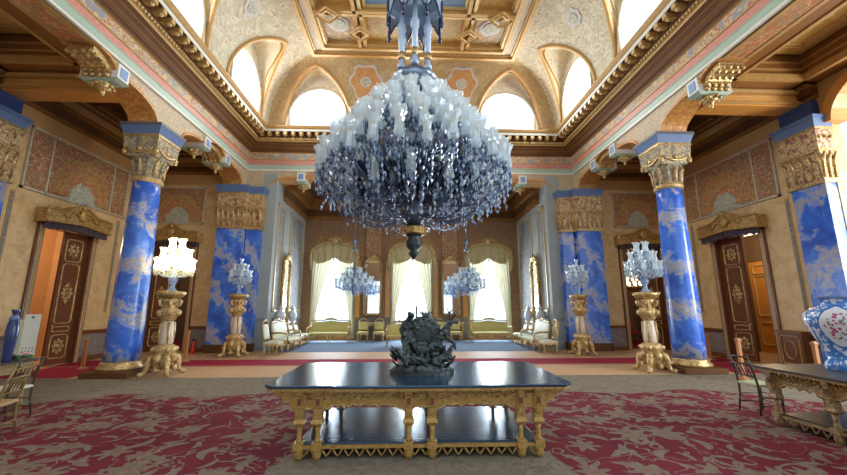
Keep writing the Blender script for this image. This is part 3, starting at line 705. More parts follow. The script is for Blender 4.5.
# star crossings
for s in (-1, 1):
    for y in (11.2, 12.05):
        c = (XC + s*(1.98 if y > 12 else 3.0), y)
        for k, (r, z) in enumerate(((.42, ZC-.27), (.28, ZC-.31))):
            pts = [(c[0]+r, c[1]), (c[0], c[1]+r*.8), (c[0]-r, c[1]), (c[0], c[1]-r*.8)]
            m.tube([(p[0], p[1], z) for p in pts], .06 - .02*k, 4, False, k, True)
m.build('ceiling_moulding', [GMOULD, GLINE], VAULT)
m = MB(); frame(-FX+.2, -1.9, FX-.2, FY-.2, .32, ZC-.03, ZC+.0); m.build('painted_border', CREAMB, VAULT)
for s in (-1, 1):
    a, b = sorted((XC+s*2.2, XC+s*(FX-.8))); MB().box(a, 11.4, ZC-.03, b, FY-.8, ZC).build('corner_painting', COFFER, VAULT)
    cxx = (a+b)/2
    MB().lathe([(.0, 0), (.36, 0), (.42, .03)], 20, (cxx, 11.85, ZC-.06), False).build('cove_medallion', PALEC, VAULT)
    MB().lathe([(.0, 0), (.25, 0), (.25, .02)], 20, (cxx, 11.85, ZC-.08), False).build('cove_medallion', TEAL, VAULT)
MB().box(XC-1.75, 6.5, ZC-.03, XC+1.75, 11.0, ZC).build('blue_ceiling_painting', plain('sea_blue_painting', (.20,.34,.52), .5, 0, .35, 3), VAULT)
m = MB(); frame(-1.78, 6.48, 1.78, 11.02, .09, ZC-.10, ZC); m.build('ceiling_moulding', GLINE, VAULT)
m = MB(); m.box(XC-1.7, 11.4, ZC-.03, XC+1.7, 12.4, ZC); m.build('corner_painting', COVEND, VAULT)

# ------------------------------------------------------------------ setting: alcove
AW, BY, AZ = 5.75, 19.75, 7.4
for s, nm in ((-1, 'wall_alcove_left'), (1, 'wall_alcove_right')):
    a, b = sorted((XC+s*AW, XC+s*(AW+.4)))
    w = struct(MB().box(a, NY+.5, 0, b, BY+.4, AZ+.3).build(nm, ALCW))
    def sb(m, y0, z0, y1, z1, t, mi=0):
        p, q = sorted((XC+s*(AW-t), XC+s*AW)); m.box(p, y0, z0, q, y1, z1, mi)
    for y0, y1 in ((15.65, 16.35), (17.35, 19.35)):
        m = MB(); sb(m, y0, 1.55, y1, 6.0, .02); m.build('arabesque_panel', PANELG, w)
        m = MB()
        sb(m, y0-.06, 1.5, y1+.06, 1.56, .045); sb(m, y0-.06, 6.0, y1+.06, 6.06, .045); sb(m, y0-.06, 1.5, y0, 6.06, .045); sb(m, y1, 1.5, y1+.06, 6.06, .045)
        m.build('gilt_border', GLINE, w)
    m = MB(); sb(m, NY+.5, 0, BY, .15, .05, 1); sb(m, NY+.5, 1.12, BY, 1.24, .06, 1); sb(m, NY+.5, .15, BY, 1.12, .015, 0)
    m.build('dado', [plain('slate_dado', (.17,.20,.23), .4), plain('slate_rail', (.26,.30,.33), .35)], w)
    p, q = sorted((XC+s*AW, XC+s*6.32)); m = MB().box(p, 15.2, 0, q, 15.72, 7.3); m.build('return_wall', ALCW, w)
    m = MB().box(p, 15.15, 0, q, 15.2, .15); m.box(p, 15.14, 1.12, q, 15.2, 1.24); m.build('return_dado', plain('slate_return', (.2,.24,.27), .4), w)
    m = MB(); sb(m, NY+.85, 6.3, BY, 6.5, .1, 1); sb(m, NY+.85, 6.5, BY, 6.8, .22, 0); sb(m, NY+.85, 6.8, BY, 7.4, .4, 1)
    m.build('timber_cornice', [DWOOD, MWOOD], w)
w = struct(MB().box(XC-AW-.4, NY+.5, AZ, XC+AW+.4, BY+.4, AZ+.15).build('ceiling_alcove', DWOOD))
m = MB()
for k in range(9): m.box(XC-AW+.4+k*1.3, NY+.9, AZ-.1, XC-AW+.52+k*1.3, BY-.2, AZ)
m.build('ceiling_rib', MWOOD, w)
WX = [-4.1, 0, 4.1]; WH, WZ0, WZ1 = 1.05, .42, 4.75
m = MB()
edges = [-AW-.4] + [v for c in WX for v in (c-WH, c+WH)] + [AW+.4]
for i in range(0, 8, 2): m.box(XC+edges[i], BY, 0, XC+edges[i+1], BY+.4, AZ+.2)
for c in WX: m.box(XC+c-WH, BY, 0, XC+c+WH, BY+.4, WZ0); m.box(XC+c-WH, BY, WZ1, XC+c+WH, BY+.4, AZ+.2)
WB = struct(m.build('wall_back', WALLB))
for c in (-2.05, 2.05):
    MB().box(XC+c-.42, BY-.03, 4.25, XC+c+.42, BY, 6.1).build('arabesque_panel', PANELR, WB)
    m = MB()
    for z in (4.2, 6.08): m.box(XC+c-.48, BY-.05, z, XC+c+.48, BY, z+.06)
    for x in (-.48, .42): m.box(XC+c+x, BY-.05, 4.2, XC+c+x+.06, BY, 6.14)
    m.build('panel_border', MWOOD, WB)
    for sx in (-.86, .86):
        MB().box(XC+c+sx-.19, BY-.05, 1.15, XC+c+sx+.19, BY, 4.1).build('amber_pilaster', AMBER, WB)
    MB().box(XC+c-1.0, BY-.06, .15, XC+c+1.0, BY, 1.15).build('dado', plain('taupe_dado', (.15,.12,.11), .4), WB)
m = MB(); m.box(XC-AW, BY-.1, 6.3, XC+AW, BY, 6.5, 1); m.box(XC-AW, BY-.22, 6.5, XC+AW, BY, 6.8, 0); m.box(XC-AW, BY-.4, 6.8, XC+AW, BY, 7.4, 1)
m.build('timber_cornice', [DWOOD, MWOOD], WB)
for i, c in enumerate(WX):
    x = XC+c; m = MB()
    for a in (-WH, WH-.07): m.box(x+a, BY+.12, WZ0, x+a+.07, BY+.2, WZ1)
    m.box(x-WH, BY+.12, WZ0, x+WH, BY+.2, WZ0+.08); m.box(x-WH, BY+.12, WZ1-.08, x+WH, BY+.2, WZ1)
    r = struct(m.build('window_%d' % (i+1), WHITEB))
    MB().box(x-WH, BY+.155, WZ0, x+WH, BY+.162, WZ1).build('pane', PANE, r)

RY = -6.0
m = MB()
for i in range(0, 8, 2):
    e0 = -10.5 if i == 0 else edges[i]; e1 = 10.5 if i == 6 else edges[i+1]; m.box(XC+e0, RY-.4, 0, XC+e1, RY, 7.4)
for c in WX: m.box(XC+c-WH, RY-.4, 0, XC+c+WH, RY, WZ0); m.box(XC+c-WH, RY-.4, WZ1, XC+c+WH, RY, 7.4)
struct(m.build('wall_front', WALLB))
for i, c in enumerate(WX):
    m = MB(); x = XC+c
    for q in (-WH, WH-.07): m.box(x+q, RY-.2, WZ0, x+q+.07, RY-.12, WZ1)
    m.box(x-WH, RY-.2, WZ0, x+WH, RY-.12, WZ0+.08); m.box(x-WH, RY-.2, WZ1-.08, x+WH, RY-.12, WZ1)
    r = struct(m.build('window_%d' % (i+31), WHITEB)); MB().box(x-WH, RY-.16, WZ0, x+WH, RY-.155, WZ1).build('pane', PANE, r)
# ------------------------------------------------------------------ columns and piers
def column(x, y, label):
    t = thing('column', label, 'column', (x, y, 0), 0, 'blue columns of the hall')
    m = MB().box(-.56, -.56, .009, .56, .56, .15); m.build('plinth', DWOOD, t, bevel=.01)
    m = MB().lathe([(.47, .15), (.50, .18), (.49, .23), (.43, .27), (.44, .31), (.42, .34), (.40, .35)], 32); m.build('base_ring', GOLDB, t)
    m = MB().lathe([(.395 - .075*(k/12)**1.3, .35 + 4.70*k/12) for k in range(13)], 40); m.build('shaft', BLUE, t)
    k = MB().lathe([(.43, 5.02), (.50, 5.05), (.52, 5.10), (.50, 5.15), (.44, 5.17)], 28).build('capital', GOLDP, t); k.scale = (.73, .73, 1)
    m = MB().lathe([(.44, 5.16), (.43, 5.3), (.45, 5.5), (.52, 5.72)], 24, cap=False)
    for j in range(12):
        a = 2*pi*j/12; m.tube([(.46*cos(a), .46*sin(a), 5.2), (.47*cos(a), .47*sin(a), 5.45), (.58*cos(a), .58*sin(a), 5.64)], [.06, .075, .035], 6, mi=j % 2)
    m.build('leaf_drum', [CAPMIX, CAPGOLD], k)
    m = MB(); m.frustum(0, 0, 5.72, .52, .52, 5.86, .60, .60); m.frustum(0, 0, 5.86, .60, .60, 6.26, .64, .64); m.build('relief_block', CAPMIX, k)
    m = MB()
    for a in range(4):
        q = a*pi/2 + pi/4; c = (.80*cos(q), .80*sin(q)); n0 = Vector((cos(q), sin(q), 0))
        m.ball((c[0], c[1], 5.83), (.10,.10,.10), 8, 6); m.tube([(c[0]*.98, c[1]*.98, 5.83), (c[0]*1.02, c[1]*1.02, 6.05), (c[0]*1.06, c[1]*1.06, 6.25)], [.07,.04,.05], 6)
        q = a*pi/2; m.ball((.60*cos(q), .60*sin(q), 5.90), (.10,.10,.08), 8, 5)
        pts = [(.62*cos(q)-(-sin(q))*w*.5 , .62*sin(q)-(cos(q))*w*.5, 5.80+.12*(w*w)) for w in [v/4 for v in range(-4, 5)]]
        m.tube(pts, .035, 5)
    m.box(-.66, -.66, 6.24, .66, .66, 6.31); m.build('gilt_volutes', GOLDB, k)
    m = MB().frustum(0, 0, 6.31, .64, .64, 6.54, .74, .74); m.box(-.76, -.76, 6.54, .76, .76, 6.62, 1); m.build('abacus', [BLUEPAINT, plain('slate_abacus_rim', (.12,.13,.15), .5)], k)
    return t
column(XC-7.42, 10.1, 'round blue and cream column standing by the brightly lit candelabrum')
column(XC+7.42, 10.1, 'round blue and cream column between the unlit tall candelabrum and half open door with glowing inner door')
def pier_cap(m1, m2, m3, x0, y0, x1, y1, z0=4.82):
    cx, cy, hx, hy = (x0+x1)/2, (y0+y1)/2, (x1-x0)/2, (y1-y0)/2
    m1.frustum(cx, cy, z0, hx+.02, hy+.02, z0+.75, hx+.06, hy+.06); m1.frustum(cx, cy, z0+.82, hx+.05, hy+.05, z0+1.35, hx+.09, hy+.09)
    m2.box(x0-.07, y0-.07, z0-.08, x1+.07, y1+.07, z0); m2.box(x0-.09, y0-.09, z0+.75, x1+.09, y1+.09, z0+.82); m2.box(x0-.10, y0-.10, z0+1.33, x1+.10, y1+.10, z0+1.39)
    n = max(2, int((x1-x0)/.2))
    for k in range(n+1):
        px = x0 + (x1-x0)*k/n; m2.tube([(px, y0-.03, z0+.05), (px, y0-.05, z0+.5), (px, y0-.13, z0+.7)], [.035,.05,.03], 5)
        m2.ball((px, y0-.08, z0+1.12), .05, 6, 4)
    n = max(2, int((y1-y0)/.2))
    for sx, xx in ((-1, x0), (1, x1)):
        for k in range(n+1):
            py = y0 + (y1-y0)*k/n; m2.tube([(xx+sx*.03, py, z0+.05), (xx+sx*.05, py, z0+.5), (xx+sx*.13, py, z0+.7)], [.035,.05,.03], 5)
    m3.frustum(cx, cy, z0+1.39, hx+.08, hy+.08, z0+1.6, hx+.14, hy+.14); m3.box(x0-.16, y0-.16, z0+1.6, x1+.16, y1+.16, z0+1.69)
def corner_pier(s, label):
    t = thing('pillar', label, 'pillar', (XC, 0, 0), 0, 'blue corner pillars at the alcove')
    def X(a, b): return sorted((s*a, s*b))
    a0, a1 = X(6.75, 7.75); b0, b1 = X(6.2, 6.7)
    m = MB(); m.box(a0, 14.6, .3, a1, 15.5, 4.76); m.box(b0, 14.85, .3, b1, 15.5, 4.76); m.build('shaft', BLUEP, t)
    m = MB(); m.box(a0-.05, 14.55, 0, a1+.05, 15.5, .3); m.box(b0-.05, 14.8, 0, b1+.05, 15.5, .3); m.build('plinth', DWOOD, t)
    m1, m2, m3 = MB(), MB(), MB()
    pier_cap(m1, m2, m3, a0, 14.6, a1, 15.4); pier_cap(m1, m2, m3, b0, 14.85, b1, 15.4)
    m1.build('capital', CAPGOLD, t); m2.build('gilt_trim', GOLDB, t); m3.build('abacus', BLUEPAINT, t)
corner_pier(-1, 'square blue marbled pier behind the small unlit candelabrum, near the fire extinguisher')
corner_pier(1, 'square blue marbled pier behind the small candelabrum, opposite the fire extinguisher')
def wall_pier(s, label):
    t = thing('pillar', label, 'pilaster', (XC, 0, 0), 0, 'blue pilasters on the outer walls')
    x0, x1 = sorted((s*(OW-.30), s*(OW-.001))); y0, y1 = 8.42, 9.25
    MB().box(x0, y0, .3, x1, y1, 4.76).build('shaft', BLUEP, t); MB().box(x0-.04, y0-.04, 0, x1+.04, y1+.04, .3).build('plinth', DWOOD, t)
    m1, m2, m3 = MB(), MB(), MB(); pier_cap(m1, m2, m3, x0, y0, x1, y1); m1.build('capital', CAPGOLD, t); m2.build('gilt_trim', GOLDB, t); m3.build('abacus', BLUEPAINT, t)
wall_pier(-1, 'square blue pilaster with carved capital cut off beside the door with orange room'); wall_pier(1, 'square blue pilaster with gilded capital behind the porcelain vase')

# ------------------------------------------------------------------ doors
def rrect(cx, cz, hx, hz, c, n=4):
    pts = []
    for sx, sz, a0 in ((1,1,0),(-1,1,pi/2),(-1,-1,pi),(1,-1,3*pi/2)):
        for i in range(n+1):
            a = a0 + pi/2*i/n; pts.append((cx+sx*(hx-c)+c*cos(a), cz+sz*(hz-c)+c*sin(a)))
    return pts
def leaf_mesh(w, h, par, x0, y, th=.06):
    lf = MB().box(x0, y, .02, x0+w, y+th, h).build('door_leaf', DOORW, par)
    cx = x0+w/2
    for cz, hz, med in ((h*.135, h*.085, 1), (h*.262, .07, 0), (h*.53, h*.225, 2), (h*.86, h*.085, 1)):
        m = MB(); P = rrect(cx, cz, w*.36, hz, .10 if med else .02); m.tube([(p[0], y-.012, p[1]) for p in P], .022, 5, closed=True)
        if med:
            R = w*.2; 
            for k in range(8): a = k*pi/4; m.ball((cx+R*cos(a), y-.01, cz+R*1.15*sin(a)), (.055,.025,.055), 6, 4)
            m.tube([(cx+R*.72*cos(a), y-.012, cz+R*.85*sin(a)) for a in [2*pi*i/20 for i in range(20)]], .022, 5, closed=True)
            m.ball((cx, y-.01, cz), (.07,.03,.07), 8, 5)
            if med == 2:
                for sz in (-1, 1): m.ball((cx, y-.01, cz+sz*R*1.55), (.06,.025,.10), 6, 4); m.tube([(cx-.1, y-.012, cz+sz*R*1.35), (cx, y-.012, cz+sz*R*1.75), (cx+.1, y-.012, cz+sz*R*1.35)], .02, 5)
        m.build('gilt_panel_moulding', GOLDP, lf)
    MB().ball((x0+.05 if x0 > par.get('mid', 0) else x0+w-.05, y-.05, 1.15), .035, 8, 6).build('door_handle', GOLDP, lf)
    return lf
dn = 0
def doorway(loc, rz, w, h, leaf_side, label, open_leaf=True):
    global dn; dn += 1
    t = thing('door_%d' % dn, None, None, loc, rz); t['kind'] = 'structure'; t['label'] = label; t['mid'] = w/2
    m = MB()
    for a, b in ((-.2, 0), (w, w+.2)): m.box(a, -.06, 0, b, .02, h, 0); m.box(a+.05, -.08, 0, b-.05, -.06, h, 1); m.box(a+.07, -.085, .0, b-.07, -.08, h, 2)
    m.box(-.2, -.06, h-.02, w+.2, .02, h+.15, 0)
    m.box(0, .02, 0, .03, .4, h, 0); m.box(w-.03, .02, 0, w, .4, h, 0); m.box(0, .02, h-.03, w, .4, h, 0)
    m.build('door_frame', [DOORW, CREAMB, FANGOLD], t)
    # gilt pelmet with raised middle and dark fringe
    n = 24; top = []; bot = []
    for i in range(n+1):
        u = i/n; x = -.32 + (w+.64)*u; k = max(0, 1-abs(u-.5)/.28); e = 1 if .07 < u < .93 else 0
        top.append((x, h+.42 + .26*(k*k*(3-2*k)) + .03*e)); bot.append((x, h+.02 - .0*k + .1*(1-abs(u-.5)*2)))
    m = MB().prism(top + bot[::-1], 'y', -.34, -.02)
    m.tube([(x, -.35, z) for x, z in top], .04, 6); m.tube([(x, -.35, z+.03) for x, z in bot], .03, 6)
    m.ball((w/2, -.36, h+.42), (.17,.08,.2), 10, 7); m.ball((w/2, -.36, h+.68), (.09,.06,.1), 8, 6)
    for sx in (-1, 1):
        m.tube([(w/2+sx*(.15+.1*i), -.36, h+.36+.1*sin(i*1.3)) for i in range(6)], [.05,.045,.04,.035,.03,.02], 6)
        m.ball((w/2+sx*(w/2+.3), -.34, h+.30), (.05,.06,.12), 8, 6)
    m.build('pelmet', GOLD, t)
    m = MB()
    def fr(u, v):
        x = -.29 + (w+.58)*u; zt = h+.06 + .1*(1-abs(u-.5)*2); zb = h-.17 + .02*sin(u*60) + .1*(1-abs(u-.5)*2)
        return (x, -.29 + .02*sin(u*95), zt + (zb-zt)*v)
    m.grid(fr, 90, 3); m.build('fringe', FRINGE, t)
    lw = w/2 - .04
    leaf_mesh(lw, h-.05, t, .035 if leaf_side == 0 else w/2+.005, .1)
    # second leaf swung back into the room beyond
    lf = MB().box(w-.09 if leaf_side == 0 else .035, .42, .02, w-.035 if leaf_side == 0 else .09, .42+lw, h-.05).build('door_leaf', DOORW, t)
    return t
doorway((XC-OW, 10.65, 0), pi/2, 1.6, 4.0, 1, 'tall mahogany double door with gilt pelmet, one leaf open to orange room')
doorway((XC+OW, 12.25, 0), -pi/2, 1.6, 4.0, 0, 'tall mahogany double door with gilt pelmet beside blue column, glowing inner door beyond')
doorway((XC-9.5-.75, AY, 0), 0, 1.5, 4.15, 0, 'mahogany double door half hidden behind the lit candelabrum')
doorway((XC+9.5-.75, AY, 0), 0, 1.5, 4.15, 1, 'mahogany double door behind unlit candelabrum, lamplit room beyond')
# rooms beyond
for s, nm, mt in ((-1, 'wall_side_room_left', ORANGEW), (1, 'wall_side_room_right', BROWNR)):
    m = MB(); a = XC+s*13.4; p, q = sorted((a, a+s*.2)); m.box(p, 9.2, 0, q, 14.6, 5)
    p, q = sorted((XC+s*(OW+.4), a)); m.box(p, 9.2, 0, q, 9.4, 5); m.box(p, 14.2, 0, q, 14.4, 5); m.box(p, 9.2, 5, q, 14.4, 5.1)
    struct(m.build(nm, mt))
    l = bpy.data.lights.new('room_lamp', 'POINT'); l.energy = 110 if s < 0 else 80; l.color = (1., .76, .48); l.shadow_soft_size = .25
    o = bpy.data.objects.new('room_lamp', l); COL.objects.link(o); o.location = (XC+s*12.2, 11.6 if s < 0 else 12.6, 3.9)
    m = MB(); p, q = sorted((XC+s*7.9, XC+s*12.0)); m.box(p, 19.5, 0, q, 19.7, 5); m.box(p, 15.35, 0, p+.15, 19.7, 5); m.box(q-.15, 15.35, 0, q, 19.7, 5)
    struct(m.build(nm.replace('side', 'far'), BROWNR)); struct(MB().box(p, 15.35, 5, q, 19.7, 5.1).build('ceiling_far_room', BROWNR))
    l = bpy.data.lights.new('room_lamp', 'POINT'); l.energy = 60; l.color = (1., .8, .5); l.shadow_soft_size = .2
    o = bpy.data.objects.new('room_lamp', l); COL.objects.link(o); o.location = (XC+s*10.3, 16.6, 4.2)
    tag(MB().box(p+.2, 15.4, 0, q-.2, 19.4, .008).build('doorway_carpet', RUNNER), 'crimson carpet in the room beyond the door behind ' + ('the lit' if s < 0 else 'the unlit') + ' candelabrum', 'carpet', 'doorway carpets')
# inner gilded door in the right side room, orange red curtain in the left one
t = thing('door_5', None, None, (XC+13.36, 14.15, 0), -pi/2); t['kind'] = 'structure'; t['label'] = 'golden brown inner door glimpsed through the opening'
MB().box(0, -.06, 0, 1.6, .0, 3.4).build('door_leaf', AMBER, t)
m = MB()
for cz, hz in ((.7, .4), (2.1, .75), (3.1, .16)): m.tube([(p[0], -.08, p[1]) for p in rrect(.8, cz, .6, hz, .08)], .03, 5, closed=True)
m.build('gilt_panel_moulding', GLINE, t)
m = MB().grid(lambda u, v: (XC-13.1 + .04*sin(u*40), 11.55+u*.35, .05+4.0*v), 40, 2)
tag(m.build('door_curtain', plain('vermilion_cloth', (.55,.09,.03), .8)), 'narrow vermilion curtain hanging in the orange room', 'curtain')

# ------------------------------------------------------------------ carved tables
REDINS = plain('dark_red_inset', (.16,.04,.02), .5)
def carved_table(name, label, loc, rz, top, gold, relm=GOLDB, LX=(-1.37, -1.165, -.135, .135, 1.165, 1.37)):
    t = thing(name, label, 'table', loc, rz)
    L, Wd = 1.775, .90                                   # half length, half width of the top
    ly = .74; ex = LX[-1]
    def outline(g):
        return [(-L+.10-g*.4, -Wd-g), (-1.0, -Wd-g), (-.97, -Wd-.03-g), (.97, -Wd-.03-g), (1.0, -Wd-g), (L-.10+g*.4, -Wd-g), (L+g, -Wd+.10-g*.4), (L+g, Wd-.10+g*.4), (L-.10+g*.4, Wd+g), (-L+.10-g*.4, Wd+g), (-L-g, Wd-.10+g*.4), (-L-g, -Wd+.10-g*.4)]
    MB().prism(outline(0), 'z', .795, .825).build('table_top', top, t, bevel=.008)
    MB().prism(outline(-.02), 'z', .765, .795).build('top_moulding', gold, t)
    # carved apron: lobed arches between the leg pairs, hanging brackets outside
    def apron(u0, u1, y, ax, deep, th=.05):
        n = 24; top_ = [(u0, .765), (u1, .765)]; low = []
        for i in range(n+1):
            u = i/n; e = min(u, 1-u)*(u1-u0); s_ = max(0, 1-e/.22); z = .568 + .03*abs(sin(u*pi*max(1, round((u1-u0)/.12)))) - deep*s_*s_
            low.append((u0+(u1-u0)*u, z))
        m = MB().prism([top_[0], top_[1]] + low[::-1], ax, y-th/2, y+th/2)
        rel = MB(); nd = max(2, int((u1-u0)/.055))
        for k in range(nd):
            u = u0 + (u1-u0)*(k+.5)/nd; sgn = -1 if y < 0 else 1
            rel.prism([(u-.022, .757), (u+.022, .757), (u, .712)], ax, y+sgn*th/2, y+sgn*(th/2+.02))
        # scrolling relief
        for k in range(max(1, int((u1-u0)/.17))):
            nn = max(1, int((u1-u0)/.17)); u = u0 + (u1-u0)*(k+.5)/nn; sgn = -1 if y < 0 else 1; yy = y+sgn*(th/2+.004)
            for sg in (-1, 1):
                pts = []
                for i in range(9):
                    a = i*.62; r = .055*(1-i/11); uu = u + sg*(.03+r*cos(a)); z = .672 + r*sin(a)*.75
                    pts.append((uu, yy, z) if ax == 'y' else (yy, uu, z))
                rel.tube(pts, .012, 4)
            rel.ball((u, yy, .672) if ax == 'y' else (yy, u, .672), .018, 6, 4)
        rel.tube([((u, y+(-1 if y < 0 else 1)*th/2, z) if ax == 'y' else (y+(-1 if y < 0 else 1)*th/2, u, z)) for u, z in low], .012, 4)
        o = m.build('carved_apron', gold, t); rel.build('carved_relief', relm, o)
    for sy in (-1, 1):
        for u0, u1 in zip(LX[:-1], LX[1:]): apron(u0, u1, sy*ly, 'y', .11 if u1-u0 > .5 else .08)
    for sx in (-1, 1):
        apron(-ly, ly, sx*ex, 'x', .12)
        for sy in (-1, 1):
            m = MB().prism([(sx*(ex+o), z) for o, z in ((0, .765), (min(.33, 1.72-ex), .765), (min(.29, 1.68-ex), .70), (min(.23, 1.64-ex), .70), (min(.19, 1.6-ex), .64), (min(.13, .1+.05*(ex<1.4)), .63), (.09, .54), (.05, .52), (0, .42))], 'y', sy*ly-.04, sy*ly+.04); m.build('corner_bracket', gold, t)
    def leg(x, y):
        m = MB(); sg = -1 if y < 0 else 1
        m.box(x-.048, y-.048, .44, x+.048, y+.048, .765)
        m.box(x-.04, y+sg*.048-.03, .70, x+.04, y+sg*.048+.03, .765); m.box(x-.032, y+sg*.06-.02, .5, x+.032, y+sg*.06+.02, .56); m.box(x-.026, y+sg*.055-.02, .58, x+.026, y+sg*.055+.02, .69)
        m.frustum(x, y, .40, .065, .065, .44, .052, .052); m.frustum(x, y, .37, .045, .045, .40, .065, .065)
        m.lathe([(.036, .19), (.031, .22), (.028, .30), (.034, .37)], 8, (x, y, 0)); MB().box(x-.02, y+sg*.075-.012, .60, x+.02, y+sg*.075+.012, .67).build('red_inset', REDINS, t)
        m.box(x-.055, y-.055, .12, x+.055, y+.055, .20); m.lathe([(.028, .008), (.045, .03), (.055, .06), (.05, .10), (.055, .12)], 8, (x, y, 0))
        return m.build('leg', gold, t)
    for sy in (-1, 1):
        for x in LX: leg(x, sy*ly)
    for sx in (-1, 1): leg(sx*ex, 0)
    MB().box(-ex, -.73, .165, ex, .73, .185).build('lower_shelf', top, t)
    m = MB()
    for sy in (-1, 1):
        m.box(-ex-.03, sy*ly-.03, .13, ex+.03, sy*ly+.03, .165); n = 22
        for k in range(n):
            x = -ex + 2*ex*(k+.5)/n; y = sy*ly; m.tube([(x-.056, y, .135), (x-.036, y, .090), (x, y, .045), (x+.036, y, .090), (x+.056, y, .135)], .013, 4)
    for sx in (-1, 1):
        m.box(sx*ex-.03, -ly, .13, sx*ex+.03, ly, .165)
        for k in range(12):
            y = -.70 + 1.4*(k+.5)/12; x = sx*ex; m.tube([(x, y-.056, .135), (x, y-.036, .09), (x, y, .045), (x, y+.036, .09), (x, y+.056, .135)], .013, 4)
    m.build('pierced_fringe', gold, t)
    return t
carved_table('carved_table', 'long gilt carved table with black lacquer top carrying the bronze sculpture', (XC, 5.32, 0), 0, BLACKTOP, GOLDT)
carved_table('carved_table', 'dull gilt carved side table carrying the blue and white vase', (6.12, 4.02, 0), pi/2, DULLTOP, GOLDD, GOLD, (-1.53, -.77, 0, .77, 1.53))
def side_table():
    t = thing('side_table', 'dark side table with flowers behind the rush seated chairs', 'table', (-7.10, 5.9, 0))
    MB().prism([(-.75,-1.1),(.66,-1.1),(.75,-1.0),(.75,1.0),(.66,1.1),(-.66,1.1),(-.75,1.0)], 'z', .79, .82).build('table_top', DULLTOP, t, bevel=.006)
    MB().box(-.66, -1.0, .62, .66, 1.0, .79).build('carved_apron', GOLDD, t)
    for x in (-.6, .6):
        for y in (-.93, .93): MB().lathe([(.035, .009), (.05, .05), (.04, .2), (.035, .45), (.055, .62), (.05, .63)], 8, (x, y, 0)).build('leg', GOLDD, t)
side_table()

